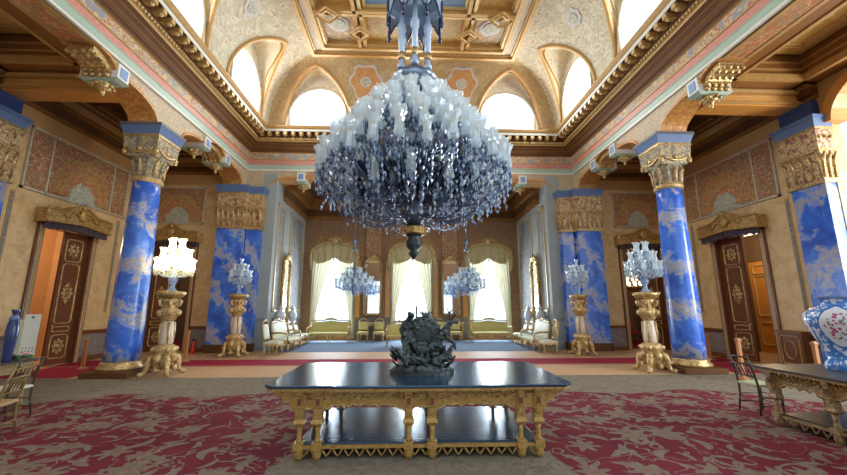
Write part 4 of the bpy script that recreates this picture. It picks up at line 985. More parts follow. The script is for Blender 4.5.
# ------------------------------------------------------------------ bronze sculpture on the table
def sculpture():
    t = thing('bronze_sculpture', 'dark bronze sculpture group standing on the central black table', 'sculpture', (XC+.04, 5.22, .825))
    rnd = random.Random(4); m = MB()
    def rock(c, r, seed):
        rr = random.Random(seed); n0 = len(m.v); m.ball(c, r, 12, 9)
        for i in range(n0, len(m.v)):
            v = Vector(m.v[i]); k = 1 + .16*sin(v.x*31+seed)*sin(v.y*27+seed*2)*sin(v.z*29+seed) + rr.uniform(-.05, .05)
            q = Vector(c) + (v-Vector(c))*k; q.z = max(q.z, .004); m.v[i] = tuple(q)
    # rocky mound
    base = [(.43*cos(a)*(1+.05*sin(a*5)), .28*sin(a)*(1+.06*cos(a*4))) for a in [2*pi*i/36 for i in range(36)]]
    m.prism(base, 'z', 0, .05)
    rock((0, .0, .02), (.41, .26, .19), 77); rock((.02, .04, .2), (.25, .15, .2), 78)
    for k in range(26):
        a = rnd.uniform(0, 2*pi); q = rnd.uniform(.1, 1); c = (.33*q*cos(a), .20*q*sin(a), .05 + .16*(1-q)); rock(c, (.11+.04*(1-q), .09, .07+.06*(1-q)), k)
    for k in range(10): rock((rnd.uniform(-.2, .22), rnd.uniform(-.1, .1), rnd.uniform(.18, .36)), (.11, .08, .08), 40+k)
    m.build('rocky_mound', BRONZE, t)
    # round shield-like disc
    m = MB(); pr = [(0, -.055), (.06, -.085), (.10, -.06), (.17, -.04), (.20, -.065), (.245, -.03), (.245, .03), (.2, .05), (0, .06)]
    m.lathe(pr, 32); m.xf(Matrix.Translation((.02, 0, .50)) @ Matrix.Rotation(radians(90), 4, 'X'))
    for k in range(16):
        a = 2*pi*k/16; m.ball((.02+.205*cos(a), -.05, .50+.205*sin(a)), .02, 6, 4); m.ball((.02+.12*cos(a+.2), -.058, .50+.12*sin(a+.2)), .016, 6, 4)
    for k in range(7):
        a = pi*(.15+.7*k/6); m.tube([(.02+.22*cos(a), 0, .50+.22*sin(a)), (.02+.27*cos(a), 0, .50+.28*sin(a))], [.022, .004], 5)
    for k in range(5):
        a = -.9+1.8*k/4; m.tube([(.05, 0, .72), (.05+.05*sin(a), 0, .77), (.05+.12*sin(a), -.01, .79+.03*cos(a))], [.025,.018,.004], 5)
    m.build('round_relief_disc', BRONZE, t)
    # limbed animals and the seated figure: skinned chains
    TEX = bpy.data.textures.new('bronze_clouds', 'CLOUDS'); TEX.noise_scale = .045
    def skin(pts, edges, name):
        me = bpy.data.meshes.new(name); me.from_pydata([p[0] for p in pts], edges, []); o = bpy.data.objects.new(name, me); COL.objects.link(o); o.parent = t
        md = o.modifiers.new('skin', 'SKIN'); sv = me.skin_vertices[0].data
        for i, p in enumerate(pts): sv[i].radius = (p[1], p[1]); 
        sv[0].use_root = True
        sb = o.modifiers.new('smooth', 'SUBSURF'); sb.levels = sb.render_levels = 2
        dm = o.modifiers.new('hammered', 'DISPLACE'); dm.texture = TEX; dm.strength = .05; dm.mid_level = .5; dm.texture_coords = 'LOCAL'
        me.materials.append(BRONZE); return o
    # draped figure leaning on the left of the disc: pelvis, chest, neck, head, arms, legs
    skin([((-.17,-.02,.42),.075), ((-.195,-.02,.54),.072), ((-.185,-.04,.635),.078), ((-.175,-.06,.70),.032), ((-.155,-.085,.75),.056), ((-.145,-.10,.80),.046),
          ((-.26,-.03,.63),.035), ((-.29,-.07,.53),.028), ((-.22,-.12,.47),.022), ((-.10,-.06,.63),.035), ((-.06,-.1,.56),.028),
          ((-.24,-.10,.38),.05), ((-.18,-.18,.26),.035), ((-.24,-.2,.16),.03), ((-.08,-.1,.36),.05), ((-.02,-.16,.25),.035), ((.03,-.2,.14),.03)],
         [(0,1),(1,2),(2,3),(3,4),(4,5),(2,6),(6,7),(7,8),(2,9),(9,10),(0,11),(11,12),(12,13),(0,14),(14,15),(15,16)], 'seated_figure')
    MB().tube([(-.075,.05,.55), (-.075,.05,.88)], .014, 6).build('staff', BRONZE, t)
    # rearing animal at right with raised head and antlers
    skin([((.20,-.04,.40),.075), ((.27,-.05,.50),.06), ((.33,-.06,.58),.045), ((.38,-.06,.66),.038), ((.43,-.07,.68),.028), ((.48,-.07,.655),.018),
          ((.12,-.06,.34),.07), ((.05,-.10,.24),.045), ((.10,-.16,.12),.028), ((.34,-.10,.45),.03), ((.42,-.12,.40),.022), ((.45,-.12,.31),.02), ((.30,-.12,.28),.03), ((.38,-.14,.18),.022)],
         [(0,1),(1,2),(2,3),(3,4),(4,5),(0,6),(6,7),(7,8),(1,9),(9,10),(10,11),(0,12),(12,13)], 'rearing_animal')
    m = MB()
    for pts in ([(.38,-.06,.69),(.37,-.05,.78),(.34,-.05,.87)], [(.37,-.05,.78),(.42,-.05,.84)], [(.40,-.06,.69),(.45,-.05,.76),(.50,-.05,.80)], [(.45,-.05,.76),(.44,-.05,.83)]): m.tube(pts, [.016]+[.011]*(len(pts)-2)+[.004], 5)
    m.build('antlers', BRONZE, t)
    # crouching animals at the foot
    skin([((-.10,-.20,.19),.06), ((-.21,-.22,.22),.05), ((-.29,-.23,.28),.038), ((-.34,-.24,.33),.03), ((-.39,-.25,.31),.016), ((.02,-.21,.18),.06), ((.08,-.22,.09),.03), ((-.24,-.24,.1),.026)], [(0,1),(1,2),(2,3),(3,4),(0,5),(5,6),(1,7)], 'crouching_animal')
    skin([((.20,-.19,.20),.06), ((.29,-.2,.23),.045), ((.35,-.2,.30),.03), ((.40,-.2,.37),.018), ((.10,-.2,.16),.055), ((.24,-.22,.08),.03), ((.38,-.2,.2),.025), ((.44,-.2,.24),.012)], [(0,1),(1,2),(2,3),(0,4),(0,5),(1,6),(6,7)], 'crouching_animal')
    m = MB()
    for k in range(26):
        a = rnd.uniform(0, pi); x = .42*cos(a); z0 = rnd.uniform(.08, .3); m.tube([(x*.8, -.16, z0), (x*.95, -.2, z0+.05), (x*1.03, -.22, z0+.09+.03*rnd.random())], [.018,.013,.003], 5)
    tag(m.build('foliage_spikes', BRONZE, t), kind='stuff')
sculpture()

# ------------------------------------------------------------------ lamps: chandelier, lustres, candelabra
def shade_mesh(h, r, n=10):
    n = 12; m = MB(); prof = [(.42, 0), (.72, .06), (.84, .2), (.68, .40), (.60, .60), (.74, .80), (1.02, .93), (1.14, 1.)]; vs = []; fs = []
    for j, (q, z) in enumerate(prof):
        for i in range(n):
            k = 1 + (.10 if i % 2 else -.06)*(j > 0); zz = z + (.07*(i % 2) if j == 7 else 0); vs.append((r*q*k*cos(2*pi*i/n), r*q*k*sin(2*pi*i/n), h*zz))
    for j in range(len(prof)-1):
        for i in range(n): k = (i+1) % n; fs.append((j*n+i, j*n+k, (j+1)*n+k, (j+1)*n+i))
    m.add(vs, fs, False)
    return m
def drop(m, p, r, h): m.octa(p, r, h)
def big_chandelier():
    cz = 0.0; t = thing('chandelier', 'huge tiered crystal chandelier hanging over the black topped table', 'chandelier', (XC-.07, 6.0, 2.55))
    b = 2.55; rnd = random.Random(9)
    def Z(z): return z-b
    m = MB(); m.tube([(0,0,Z(7.3)), (0,0,Z(11.78))], .035, 8); m.lathe([(.0, Z(11.78)), (.3, Z(11.78)), (.22, Z(11.7)), (.05, Z(11.6))], 16); m.build('suspension_rod', GOLD, t)
    # octagonal canopy with pointed arches
    m = MB(); m.lathe([(.30, Z(7.50)), (.50, Z(7.36)), (.56, Z(7.26)), (.53, Z(7.18)), (.53, Z(7.10))], 8, smooth=False, ph=pi/8, cap=False)
    R = .52
    for k in range(8):
        a0 = 2*pi*k/8 + pi/8; a1 = a0 + pi/4; p0 = Vector((R*cos(a0), R*sin(a0), 0)); p1 = Vector((R*cos(a1), R*sin(a1), 0))
        N = 13; up = []; lo = []
        for i in range(N):
            u = i/(N-1); p = p0.lerp(p1, u); w = abs(u-.5)*2
            zl = 7.02 - .28*max(0, (w-.35)/.65)**.8 if w > .35 else 7.02 + .05*(1-w/.35)
            up.append((p.x, p.y, Z(7.12))); lo.append((p.x, p.y, Z(zl)))
        m.add(up+lo, [(i, i+1, N+i+1, N+i) for i in range(N-1)], False)
        m.tube([p0 + Vector((0,0,Z(7.14))), p0 + Vector((0,0,Z(6.68)))], .03, 6, mi=1)
        m.lathe([(0, Z(6.58)), (.03, Z(6.61)), (.045, Z(6.66)), (.02, Z(6.71))], 6, (p0.x, p0.y, 0), mi=1)
        m.tube([lo_ for lo_ in lo], .018, 5, mi=1)
    m.build('canopy', [PBLUE, DBLUE], t)
    # glass columns below the canopy
    for k in range(6):
        a = 2*pi*k/6 + .52; x, y = .27*cos(a), .27*sin(a)
        m = MB().lathe([(.06, Z(5.80)), (.075, Z(5.84)), (.045, Z(5.92)), (.05, Z(6.0)), (.055, Z(6.5)), (.08, Z(6.55)), (.085, Z(6.66)), (.05, Z(6.72)), (.04, Z(7.1))], 10, (x, y, 0)); c = m.build('glass_column', PBLUE, t)
        MB().lathe([(.062, Z(5.98)), (.07, Z(6.02)), (.062, Z(6.12))], 10, (x, y, 0)).build('gold_collar', GOLDB, c)
    m = MB().lathe([(.05, Z(7.1)), (.05, Z(6.2)), (.1, Z(6.1)), (.06, Z(6.0)), (.14, Z(5.85)), (.3, Z(5.78)), (.42, Z(5.66)), (.34, Z(5.52)), (.16, Z(5.4)), (.10, Z(5.2)), (.14, Z(4.9)), (.10, Z(4.6)), (.18, Z(4.3)), (.12, Z(4.0)), (.2, Z(3.6)), (.14, Z(3.4)), (.22, Z(3.2)), (.12, Z(3.05))], 16)
    m.build('stem', STEELB, t)
    m = MB().lathe([(.10, Z(3.06)), (.20, Z(2.96)), (.20, Z(2.90)), (.14, Z(2.86)), (.10, Z(2.80)), (.14, Z(2.73)), (.13, Z(2.66)), (.06, Z(2.60)), (.09, Z(2.54)), (.03, Z(2.48)), (0, Z(2.44))], 12); m.build('bottom_finial', [BRONZE], t)
    m = MB().lathe([(.17, Z(2.99)), (.225, Z(2.97)), (.215, Z(2.87)), (.16, Z(2.86))], 8, smooth=False); m.build('gilt_collar', GOLD, t)
    tiers = [(.28, 5.22, 8), (.50, 5.06, 13), (.72, 4.88, 17), (.90, 4.70, 20), (1.06, 4.50, 23), (1.22, 4.28, 25), (1.38, 4.05, 27), (1.55, 3.82, 27), (.80, 4.20, 14), (1.02, 3.86, 16), (1.20, 3.46, 14), (.62, 3.66, 8)]
    slots = []
    for ti, (r, z, n) in enumerate(tiers):
        for k in range(n):
            a = 2*pi*(k + .5*(ti % 2))/n + .13*ti; slots.append((r*sin(a)*1., -r*cos(a), z + .04*sin(k*2.4), ti, a, r))
    slots.sort(key=lambda q: (q[1] > .45, q[1]))       # front ones first
    sh = [shade_mesh(.34, .088), shade_mesh(.34, .09)]
    first = None; rest = MB(); cups = MB(); arms = MB(); arm_first = {}
    n_arm = 0
    for i, (x, y, z, ti, a, r) in enumerate(slots):
        h = 1 if ti in (7, 6) else 0
        if i < 100:
            if first is None: first = sh[0].build('glass_shade', SHADE, t, (x, y, Z(z)))
            else: part(first, t, (x, y, Z(z)), a, (1, 1, 1 + .12*h + rnd.uniform(-.06, .06)))
        else:
            st_ = len(rest.v); q = sh[0]; rest.add(q.v, q.f, True); rest.xf(Matrix.Translation((x, y, Z(z))), st_)
        cups.lathe([(.015, -.09), (.045, -.06), (.03, -.03), (.055, 0), (.02, .01)], 8, (x, y, Z(z)))
        pts = []
        for j in range(7):
            u = j/6; rr = .10 + (r-.10)*u; pts.append((x/r*rr, y/r*rr, Z(z) - .09 - .30*sin(pi*u)*(.4+.6*r/1.5) - .10*(1-u)))
        if i < 100:
            m = MB().tube(pts, [.022,.02,.018,.018,.018,.016,.016], 5); m.build('arm', STEELB, t)
        else: arms.tube(pts, .018, 5)
    tag(rest.build('glass_shade_rear', SHADE, t), kind='stuff'); tag(arms.build('arm_rear', STEELB, t), kind='stuff'); tag(cups.build('candle_cups', STEELB, t), kind='stuff')
    # dark blue glass plumes and gallery ring
    m = MB()
    for k in range(18):
        a = 2*pi*k/18
        for r0, z0, L in ((.35, 3.45, .55), (.8, 3.4, .5)):
            pts = [((r0+L*u*.9)*cos(a), (r0+L*u*.9)*sin(a), Z(z0 + .55*sin(u*2.0) - .15*u)) for u in [j/6 for j in range(7)]]
            m.tube(pts, [.02,.045,.06,.065,.055,.04,.01], 6)
    m.build('blue_glass_plumes', DBLUE, t)
    m = MB().lathe([(.86, Z(4.10)), (.88, Z(4.12)), (.88, Z(4.30)), (.86, Z(4.32))], 24, smooth=False, cap=False); m.build('gallery_ring', ornate('gallery_ring_pattern', [(.45,.40,.38), (.12,.20,.34), (.30,.36,.45), (.20,.10,.14), (.5,.5,.55)], 14, .25), t)
    for k in range(8):
        a = 2*pi*k/8+.2; MB().lathe([(.02, 0), (.035, .04), (.025, .1), (.03, .3), (.04, .34), (0, .4)], 8, (.9*cos(a), .9*sin(a), Z(4.05))).build('gold_collar', GOLDB, t)
    # crystal drops: strings under every cup, festoons between tiers, skirt at the rim
    m = MB()
    def drop(m, p, r, h): m.octa(p, r, h, 0 if rnd.random() < .42 else (1 if rnd.random() < .62 else 2))  # shade and sparkle put into the drops as dark and bright tints
    for (x, y, z, ti, a, r) in slots:
        for k in range(7):
            q = 2*pi*k/7; drop(m, (x+.062*cos(q), y+.062*sin(q), Z(z) - .055), .013, .075)
        for k in range(3): drop(m, (x + rnd.uniform(-.05,.05), y + rnd.uniform(-.05,.05), Z(z) - .15 - .085*k), .02, .08)
    for (r, z, n) in [(1.60, 3.74, 46), (1.53, 3.62, 44), (1.38, 3.46, 40), (1.14, 3.32, 34), (.84, 3.22, 26), (.5, 3.16, 18), (1.25, 3.75, 30), (.95, 3.55, 26), (.6, 3.4, 18)]:
        for k in range(n):
            a = 2*pi*k/n; zz = z + .07*abs(sin(a*n/8))
            for j in range(3): drop(m, (r*cos(a), r*sin(a), Z(zz) - .085*j), .026 - .004*j, .085)
    for k in range(36):
        a = 2*pi*k/36
        for u in [j/9 for j in range(10)]:
            r = .45 + 1.1*u; drop(m, (r*cos(a), r*sin(a), Z(3.62 - .36*sin(pi*min(1, u*1.15)) + .1*u)), .018, .06)
    for k in range(1500):
        a = rnd.uniform(0, 2*pi); z = rnd.uniform(3.2, 5.4); rm = 1.52 if z < 3.9 else 1.52*(1-((z-3.9)/1.75)**1.25)
        r = rm*sqrt(rnd.random()); drop(m, (r*cos(a), r*sin(a), Z(z)), rnd.uniform(.014, .028), rnd.uniform(.06, .13))
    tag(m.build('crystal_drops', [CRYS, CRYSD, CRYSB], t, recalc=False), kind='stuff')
big_chandelier()

def lustre(label, loc, top):
    t = thing('chandelier', label, 'chandelier', loc, 0, 'small alcove chandeliers'); rnd = random.Random(5)
    m = MB().tube([(0,0,.9), (0,0,top)], .018, 6); m.lathe([(.02, 2.35), (.13, 2.3), (.16, 2.2), (.05, 2.05), (.1, 1.95), (.12, 1.85), (.03, 1.75)], 10); m.lathe([(0, top), (.12, top), (.03, top-.1)], 10); m.build('suspension_rod', STEELB, t)
    m = MB().lathe([(.0, -.25), (.05, -.2), (.10, -.1), (.05, 0), (.12, .15), (.05, .3), (.1, .55), (.05, .8), (.14, .9), (.03, 1.0)], 12); m.build('stem', STEELB, t)
    sh = None; c = MB(); dr = MB()
    for ti, (r, z, n) in enumerate(((.80, .22, 14), (.56, .48, 10), (.34, .74, 7), (.46, .18, 8))):
        for k in range(n):
            a = 2*pi*(k+.5*(ti % 2))/n; x, y = r*cos(a), r*sin(a)
            if sh is None: sh = shade_mesh(.26, .075, 8).build('glass_shade', SHADE, t, (x, y, z))
            else: part(sh, t, (x, y, z))
            MB().tube([(x*u, y*u, z-.05-.16*sin(pi*u)-.05*(1-u)) for u in (.08,.3,.5,.7,.85,1)], .013, 4).build('arm', STEELB, t)
            c.lathe([(.01, -.07), (.045, -.03), (.02, .01)], 6, (x, y, z))
            for j in range(6): dr.octa((x+.05*cos(j), y+.05*sin(j), z-.08-.035*(j % 3)), .016, .07)
    for k in range(260):
        a = rnd.uniform(0, 2*pi); z = rnd.uniform(-.1, .9); r = (.78*(1-max(0, z)/1.15))*sqrt(rnd.random()); dr.octa((r*cos(a), r*sin(a), z), .02, .09)
    for r, z, n in ((.78, .10, 30), (.5, -.04, 20), (.25, -.14, 10)):
        for k in range(n): a = 2*pi*k/n; dr.octa((r*cos(a), r*sin(a), z), .022, .1); dr.octa((r*cos(a), r*sin(a), z-.09), .018, .09)
    tag(c.build('candle_cups', STEELB, t), kind='stuff'); tag(dr.build('crystal_drops', CRYS, t, recalc=False), kind='stuff')
lustre('small crystal chandelier hanging before the left alcove window', (XC-2.66, 17.0, 2.45), AZ+.01-2.45)
lustre('small crystal chandelier hanging before the right alcove window', (XC+2.52, 17.0, 2.45), AZ+.01-2.45)

def stand(label, loc, scale=1.0):
    t = thing('candelabrum_stand', label, 'pedestal', loc, 0, 'tall gilt pedestals'); t.scale = (1, 1, scale)
    for k in range(4):
        a = pi/4 + k*pi/2; ca, sa = cos(a), sin(a)
        pts = [(.20*ca, .20*sa, .50), (.30*ca, .30*sa, .42), (.33*ca, .33*sa, .30), (.34*ca, .34*sa, .18), (.38*ca, .38*sa, .09), (.44*ca, .44*sa, .055), (.48*ca, .48*sa, .09)]
        m = MB().tube(pts, [.06,.08,.08,.065,.055,.05,.04], 8); m.ball((.48*ca, .48*sa, .06), (.058,.058,.058), 8, 6); m.ball((.31*ca, .31*sa, .36), (.075,.075,.075), 8, 6)
        m.build('scroll_foot', GOLDP, t)
    m = MB().lathe([(.10, .14), (.22, .22), (.26, .34), (.20, .48), (.24, .56), (.28, .64), (.22, .72), (.14, .76)], 16)
    for k in range(4):
        a = k*pi/2; m.ball((.24*cos(a), .24*sin(a), .42), (.1,.1,.12), 8, 6); m.ball((.25*cos(a+.78), .25*sin(a+.78), .63), .07, 8, 5)
        m.tube([(.27*cos(a), .27*sin(a), .25), (.30*cos(a), .30*sin(a), .15), (.22*cos(a+.5), .22*sin(a+.5), .14)], [.05,.06,.03], 6)
    m.build('base', GOLDP, t)
    MB().lathe([(.15, .74), (.165, .80), (.15, 1.0), (.13, 1.25), (.125, 1.34)], 12).build('shaft', PINKST, t)
    m = MB()
    for k in range(4):
        a = pi/4 + k*pi/2; m.tube([(.14*cos(a), .14*sin(a), .78), (.17*cos(a), .17*sin(a), 1.0), (.14*cos(a), .14*sin(a), 1.3)], [.035,.025,.04], 6)
    m.lathe([(.12, 1.32), (.16, 1.36), (.20, 1.46), (.25, 1.54), (.22, 1.62), (.15, 1.68), (.17, 1.76), (.22, 1.84), (.20, 1.90)], 16)
    for k in range(6):
        a = k*pi/3; m.ball((.23*cos(a), .23*sin(a), 1.54), (.075,.075,.09), 8, 6); m.tube([(.16*cos(a), .16*sin(a), 1.68), (.24*cos(a), .24*sin(a), 1.74), (.27*cos(a), .27*sin(a), 1.84), (.2*cos(a), .2*sin(a), 1.88)], [.03,.04,.04,.03], 6)
    m.build('carved_capital', GOLDP, t)
    m = MB().lathe([(.20, 1.90), (.27, 1.93), (.30, 1.98), (.33, 2.0), (.35, 2.05), (.33, 2.08), (.30, 2.09)], 4, smooth=False, ph=pi/4); m.lathe([(.22, 1.93), (.32, 2.0), (.33, 2.07)], 16); m.build('top_plate', GOLDB, t)
    return t
def candelabrum(label, loc, lit=False, sc=1., small=False):
    t = thing('candelabrum', label, 'candelabrum', loc, 0, 'candelabra on gilt pedestals'); t.scale = (sc, sc, sc); rnd = random.Random(8)
    S = WARMG if lit else SHADE
    m = MB().lathe([(.12, 0), (.13, .02), (.07, .07), (.05, .16), (.10, .24), (.12, .30), (.08, .36), (.04, .42), (.06, .55), (.03, .7), (.05, .85), (.02, 1.0), (0, 1.1)], 12); m.build('stem', CRYS, t)
    sh = None; d = MB(); c = MB()
    tiers = ((.40, .56, 9), (.30, .82, 7), (.15, 1.08, 4)) if not small else ((.36, .60, 6), (.22, .84, 4), (.0, 1.05, 1))
    for ti, (r, z, n) in enumerate(tiers):
        for k in range(n):
            a = 2*pi*(k+.5*(ti % 2))/n; x, y = r*cos(a), r*sin(a)
            if sh is None: sh = shade_mesh(.25, .066, 8).build('glass_shade', S, t, (x, y, z))
            else: part(sh, t, (x, y, z))
            if r: MB().tube([(x*u, y*u, z-.04-.13*sin(pi*u)-.06*(1-u)) for u in (.06,.3,.5,.7,.88,1)], .014, 5).build('arm', CRYS, t)
            c.lathe([(.012, -.06), (.06, -.02), (.02, .01)], 8, (x, y, z))
            for j in range(6): q = 2*pi*j/6; d.octa((x+.055*cos(q), y+.055*sin(q), z-.07), .014, .075); d.octa((x+.03*cos(q), y+.03*sin(q), z-.14), .011, .06)
    for r, z, n in ((tiers[0][0]*1.08, tiers[0][1]-.04, 30), (tiers[0][0]*1.02, tiers[0][1]-.12, 28), (tiers[0][0]*.6, .40, 18), (tiers[1][0]*1.1, tiers[1][1]-.05, 22), (tiers[1][0]*1.05, tiers[1][1]-.13, 20)):
        for k in range(n): q = 2*pi*k/n; d.octa((r*cos(q), r*sin(q), z), .019, .10)
    for k in range(260 if not small else 60):
        a = rnd.uniform(0, 2*pi); z = rnd.uniform(.45, 1.1); r = tiers[0][0]*(1-(z-.45)/.95)*sqrt(rnd.random()); d.octa((r*cos(a), r*sin(a), z), .014, .07)
    tag(c.build('candle_cups', CRYS if not lit else WARMG, t), kind='stuff'); tag(d.build('crystal_drops', CRYSW if lit else CRYSB, t, recalc=False), kind='stuff')  # cups made to glow along with the lit shades
    if lit:
        l = bpy.data.lights.new('candle_light', 'POINT'); l.energy = 50; l.color = (1., .78, .45); l.shadow_soft_size = .12
        o = bpy.data.objects.new('candle_light', l); COL.objects.link(o); o.location = (loc[0], loc[1], loc[2]+.72)
PF = [(-6.22, 10.05), (6.54, 10.1)]; PB = [(-6.07, 13.6), (6.22, 13.5)]
stand('gilt rococo pedestal with scroll feet under the lit candelabrum', (PF[0][0], PF[0][1], .001), 1.0)
stand('gilt rococo pedestal with scroll feet under the large unlit candelabrum', (PF[1][0], PF[1][1], .001), 1.0)
stand('gilt pedestal under the small candelabrum at the pier near the fire extinguisher', (PB[0][0], PB[0][1], .001), 1.02)
stand('gilt pedestal under the small candelabrum at the pier beside the cream open framed armchair', (PB[1][0], PB[1][1], .001), 1.02)
candelabrum('crystal candelabrum with glowing warm lights on gilt pedestal', (PF[0][0], PF[0][1], 2.092), True, 1.04)
candelabrum('large unlit crystal candelabrum on gilt pedestal before the mahogany door', (PF[1][0], PF[1][1], 2.092), False, 1.04)
candelabrum('small unlit crystal candelabrum before the pier near the fire extinguisher', (PB[0][0], PB[0][1], 2.135), False, .98, True)
candelabrum('small unlit crystal candelabrum before the pier opposite the fire extinguisher', (PB[1][0], PB[1][1], 2.135), False, .98, True)
lm = thing('chandelier', 'small glowing chandelier in the room behind the unlit candelabrum', 'chandelier', (XC+10.25, 17.0, 2.45))
m = MB()
for r, z, n in ((.42, .2, 10), (.25, .45, 7), (.0, .65, 1)):
    for k in range(n): q = 2*pi*k/n; m.lathe([(.03, 0), (.06, .1), (.04, .2)], 6, (r*cos(q), r*sin(q), z))
m.build('lit_shades', WARMG, lm); MB().tube([(0,0,0), (0,0,2.56)], .015, 6).lathe([(0,-.1), (.1, 0), (.4, .15), (.02, .2)], 10).build('stem', GOLDB, lm)

# ------------------------------------------------------------------ alcove furnishing
def pelmet(c, label):
    t = thing('window_pelmet', label, 'pelmet', (XC+c, BY, 4.0), 0, 'gilt window pelmets'); w = 1.2
    def A(u, k=1.): a = pi*u; return (-w*k*cos(a), .33 + .72*k*sin(a)**.8)
    pts = [(-w, -.22, -.35), (-w-.02, -.24, -.1)] + [(A(u)[0], -.26, A(u)[1]) for u in [i/20 for i in range(21)]] + [(w+.02, -.24, -.1), (w, -.22, -.35)]
    m = MB().tube(pts, [.05,.07]+[.09]*21+[.07,.05], 8)
    for i in range(0, 21, 2): x, z = A(i/20, 1.04); m.ball((x, -.28, z), (.075,.07,.075), 7, 5)
    for sx in (-1, 1):
        m.tube([(sx*w, -.25, .38), (sx*(w+.09), -.25, .28), (sx*(w+.06), -.25, .12), (sx*(w-.02), -.25, .16)], [.06,.05,.045,.03], 6)
        m.ball((sx*w, -.2, -.3), (.06,.06,.16), 8, 6)
    m.build('gilt_frame', GOLDB, t)
    m = MB().ball((0, -.32, 1.12), (.2,.09,.2), 10, 7)
    for k in range(7): a = pi*(.08+.84*k/6); m.tube([(.1*cos(a), -.32, 1.12+.1*sin(a)), (.30*cos(a), -.33, 1.12+.22*sin(a)), (.42*cos(a), -.33, 1.12+.36*sin(a)**2)], [.05,.045,.012], 6)
    for sx in (-1, 1): m.tube([(sx*.12, -.32, .98), (sx*.35, -.32, .98), (sx*.5, -.32, .88), (sx*.6, -.32, .93), (sx*.55, -.32, 1.0)], [.05,.06,.05,.04,.02], 6)
    m.build('crest', GOLDB, t)
    def sw(u, v):
        x, z = A(.03+.94*u, .97); xb = x*(1-.12*v); zl = .18 - .26*abs(sin(u*pi*2))**.7 + .30*(1-abs(u-.5)*2)**2*.3 - .1*(abs(u-.5)*2)**3
        return (xb, -.22 + .05*sin(u*46)*(.3+.7*v) - .05*sin(v*pi), z*(1-v) + zl*v)
    MB().grid(sw, 72, 8).build('draped_swag', SWAG, t)
    m = MB()
    for x in (-.56, 0, .56): m.lathe([(0, -.02), (.05, -.0), (.05, .1), (.03, .14), (.04, .2), (.0, .22)], 8, (x, -.3, -.05 if x else .05))
    m.build('tassel', GOLDB, t)
def curtain(c, s, label):
    def P(u, v):                      # u 0 = outer edge, 1 = inner edge ; v 0 = top
        z = 4.35 - 4.25*v; inn = .92*(1-v)**1.5 if v < .72 else .92*(1-.72)**1.5 + (v-.72)*.02
        wd = .20 + inn*.92; x = 1.16 - wd*u
        return (XC + c + s*x, BY - .09 + .035*sin(u*34 + v*1.5)*(1-.3*v), z)
    tag(MB().grid(P, 64, 24).build('curtain', CURT), label, 'curtain', 'sage window curtains')
for c, nm in ((-4.1, 'left'), (0, 'central'), (4.1, 'right')):
    pelmet(c, 'arched gilt pelmet with draped swag over the %s alcove window' % nm)
    for s, sd in ((-1, 'left'), (1, 'right')): curtain(c, s, 'pale sage curtain gathered on the %s side of the %s alcove window' % (sd, nm))
def mirror(loc, rz, w, h, label, group):
    t = thing('mirror', label, 'mirror', loc, rz, group)
    MB().box(-w/2, -.05, .1, w/2, -.02, h).build('mirror_glass', MIRROR, t)
    m = MB()
    for sx in (-1, 1):
        m.tube([(sx*w/2, -.06, .1), (sx*(w/2+.02), -.07, h*.5), (sx*w/2, -.06, h)], .06, 8)
        for k in range(7): m.ball((sx*(w/2+.02), -.08, .25+k*(h-.4)/6), (.08,.06,.11), 7, 5)
    m.tube([(-w/2, -.06, .1), (w/2, -.06, .1)], .06, 8)
    pts = [(-w/2*cos(pi*i/12), -.07, h + .28*sin(pi*i/12)) for i in range(13)]; m.tube(pts, .07, 8)
    m.prism([(-w/2*cos(pi*i/12), h-.02 + .28*sin(pi*i/12)) for i in range(13)], 'y', -.05, -.02)
    m.ball((0, -.1, h+.32), (.16,.08,.18), 8, 6)
    for sx in (-1, 1): m.tube([(sx*.1, -.1, h+.3), (sx*.24, -.1, h+.34), (sx*.3, -.1, h+.2)], [.05,.05,.02], 6)
    m.build('gilt_frame', GOLDB, t)
for c, nm in ((-2.05, 'between the left and central windows'), (2.05, 'between the central and right windows')):
    mirror((XC+c, BY-.06, 1.2), 0, .82, 2.75, 'tall gilt framed mirror ' + nm, 'alcove mirrors')
mirror((XC-AW+.05, 16.85, .85), pi/2, .85, 2.75, 'gilt framed mirror on the left alcove side wall', 'alcove mirrors')
mirror((XC+AW-.05, 16.85, .85), -pi/2, .85, 2.75, 'gilt framed mirror on the right alcove side wall', 'alcove mirrors')

fz_ = .014
def console(loc, rz, w, label):
    t = thing('console_table', label, 'console table', loc, rz, 'gilt console tables')
    MB().box(-w/2, -.29, .84, w/2, -.0, .88).build('table_top', WHITEB, t, bevel=.006); 
    m = MB().box(-w/2+.05, -.27, .70, w/2-.05, -.01, .84); 
    for k in range(9): m.ball((-w/2+.1+(w-.2)*k/8, -.27, .73), (.06,.02,.05), 6, 4)
    m.build('carved_apron', GOLDP, t)
    for x in (-w/2+.09, w/2-.09):
        for y in (-.22, -.05): MB().tube([(x, y, .72), (x*1.02, y-.02, .5), (x*.95, y, .25), (x*1.0, y-.01, .01)], [.05,.04,.03,.04], 6).build('leg', GOLDP, t)
console((XC-AW+.04, 16.85, 0), pi/2, 1.9, 'gilt console table under the left side wall mirror')
console((XC+AW-.04, 16.85, 0), -pi/2, 1.9, 'gilt console table under the right side wall mirror')
console((XC-2.05, BY-.07, fz_), 0, 1.3, 'gilt console table under the mirror between left and central windows')
console((XC+2.05, BY-.07, fz_), 0, 1.3, 'gilt console table under the mirror between central and right windows')
def urn(loc, label, s=1.):
    t = thing('vase', label, 'vase', loc, 0, 'pale porcelain vases'); t.scale = (s, s, s)
    m = MB().lathe([(.12, 0), (.14, .02), (.09, .08), (.07, .16), (.16, .30), (.21, .46), (.19, .58), (.10, .68), (.09, .74), (.13, .78)], 16); m.build('body', CERAM, t)
    MB().lathe([(.13, .78), (.11, .84), (.05, .90), (.03, .93), (.045, .96), (0, 1.0)], 14).build('lid', CERAM, t)
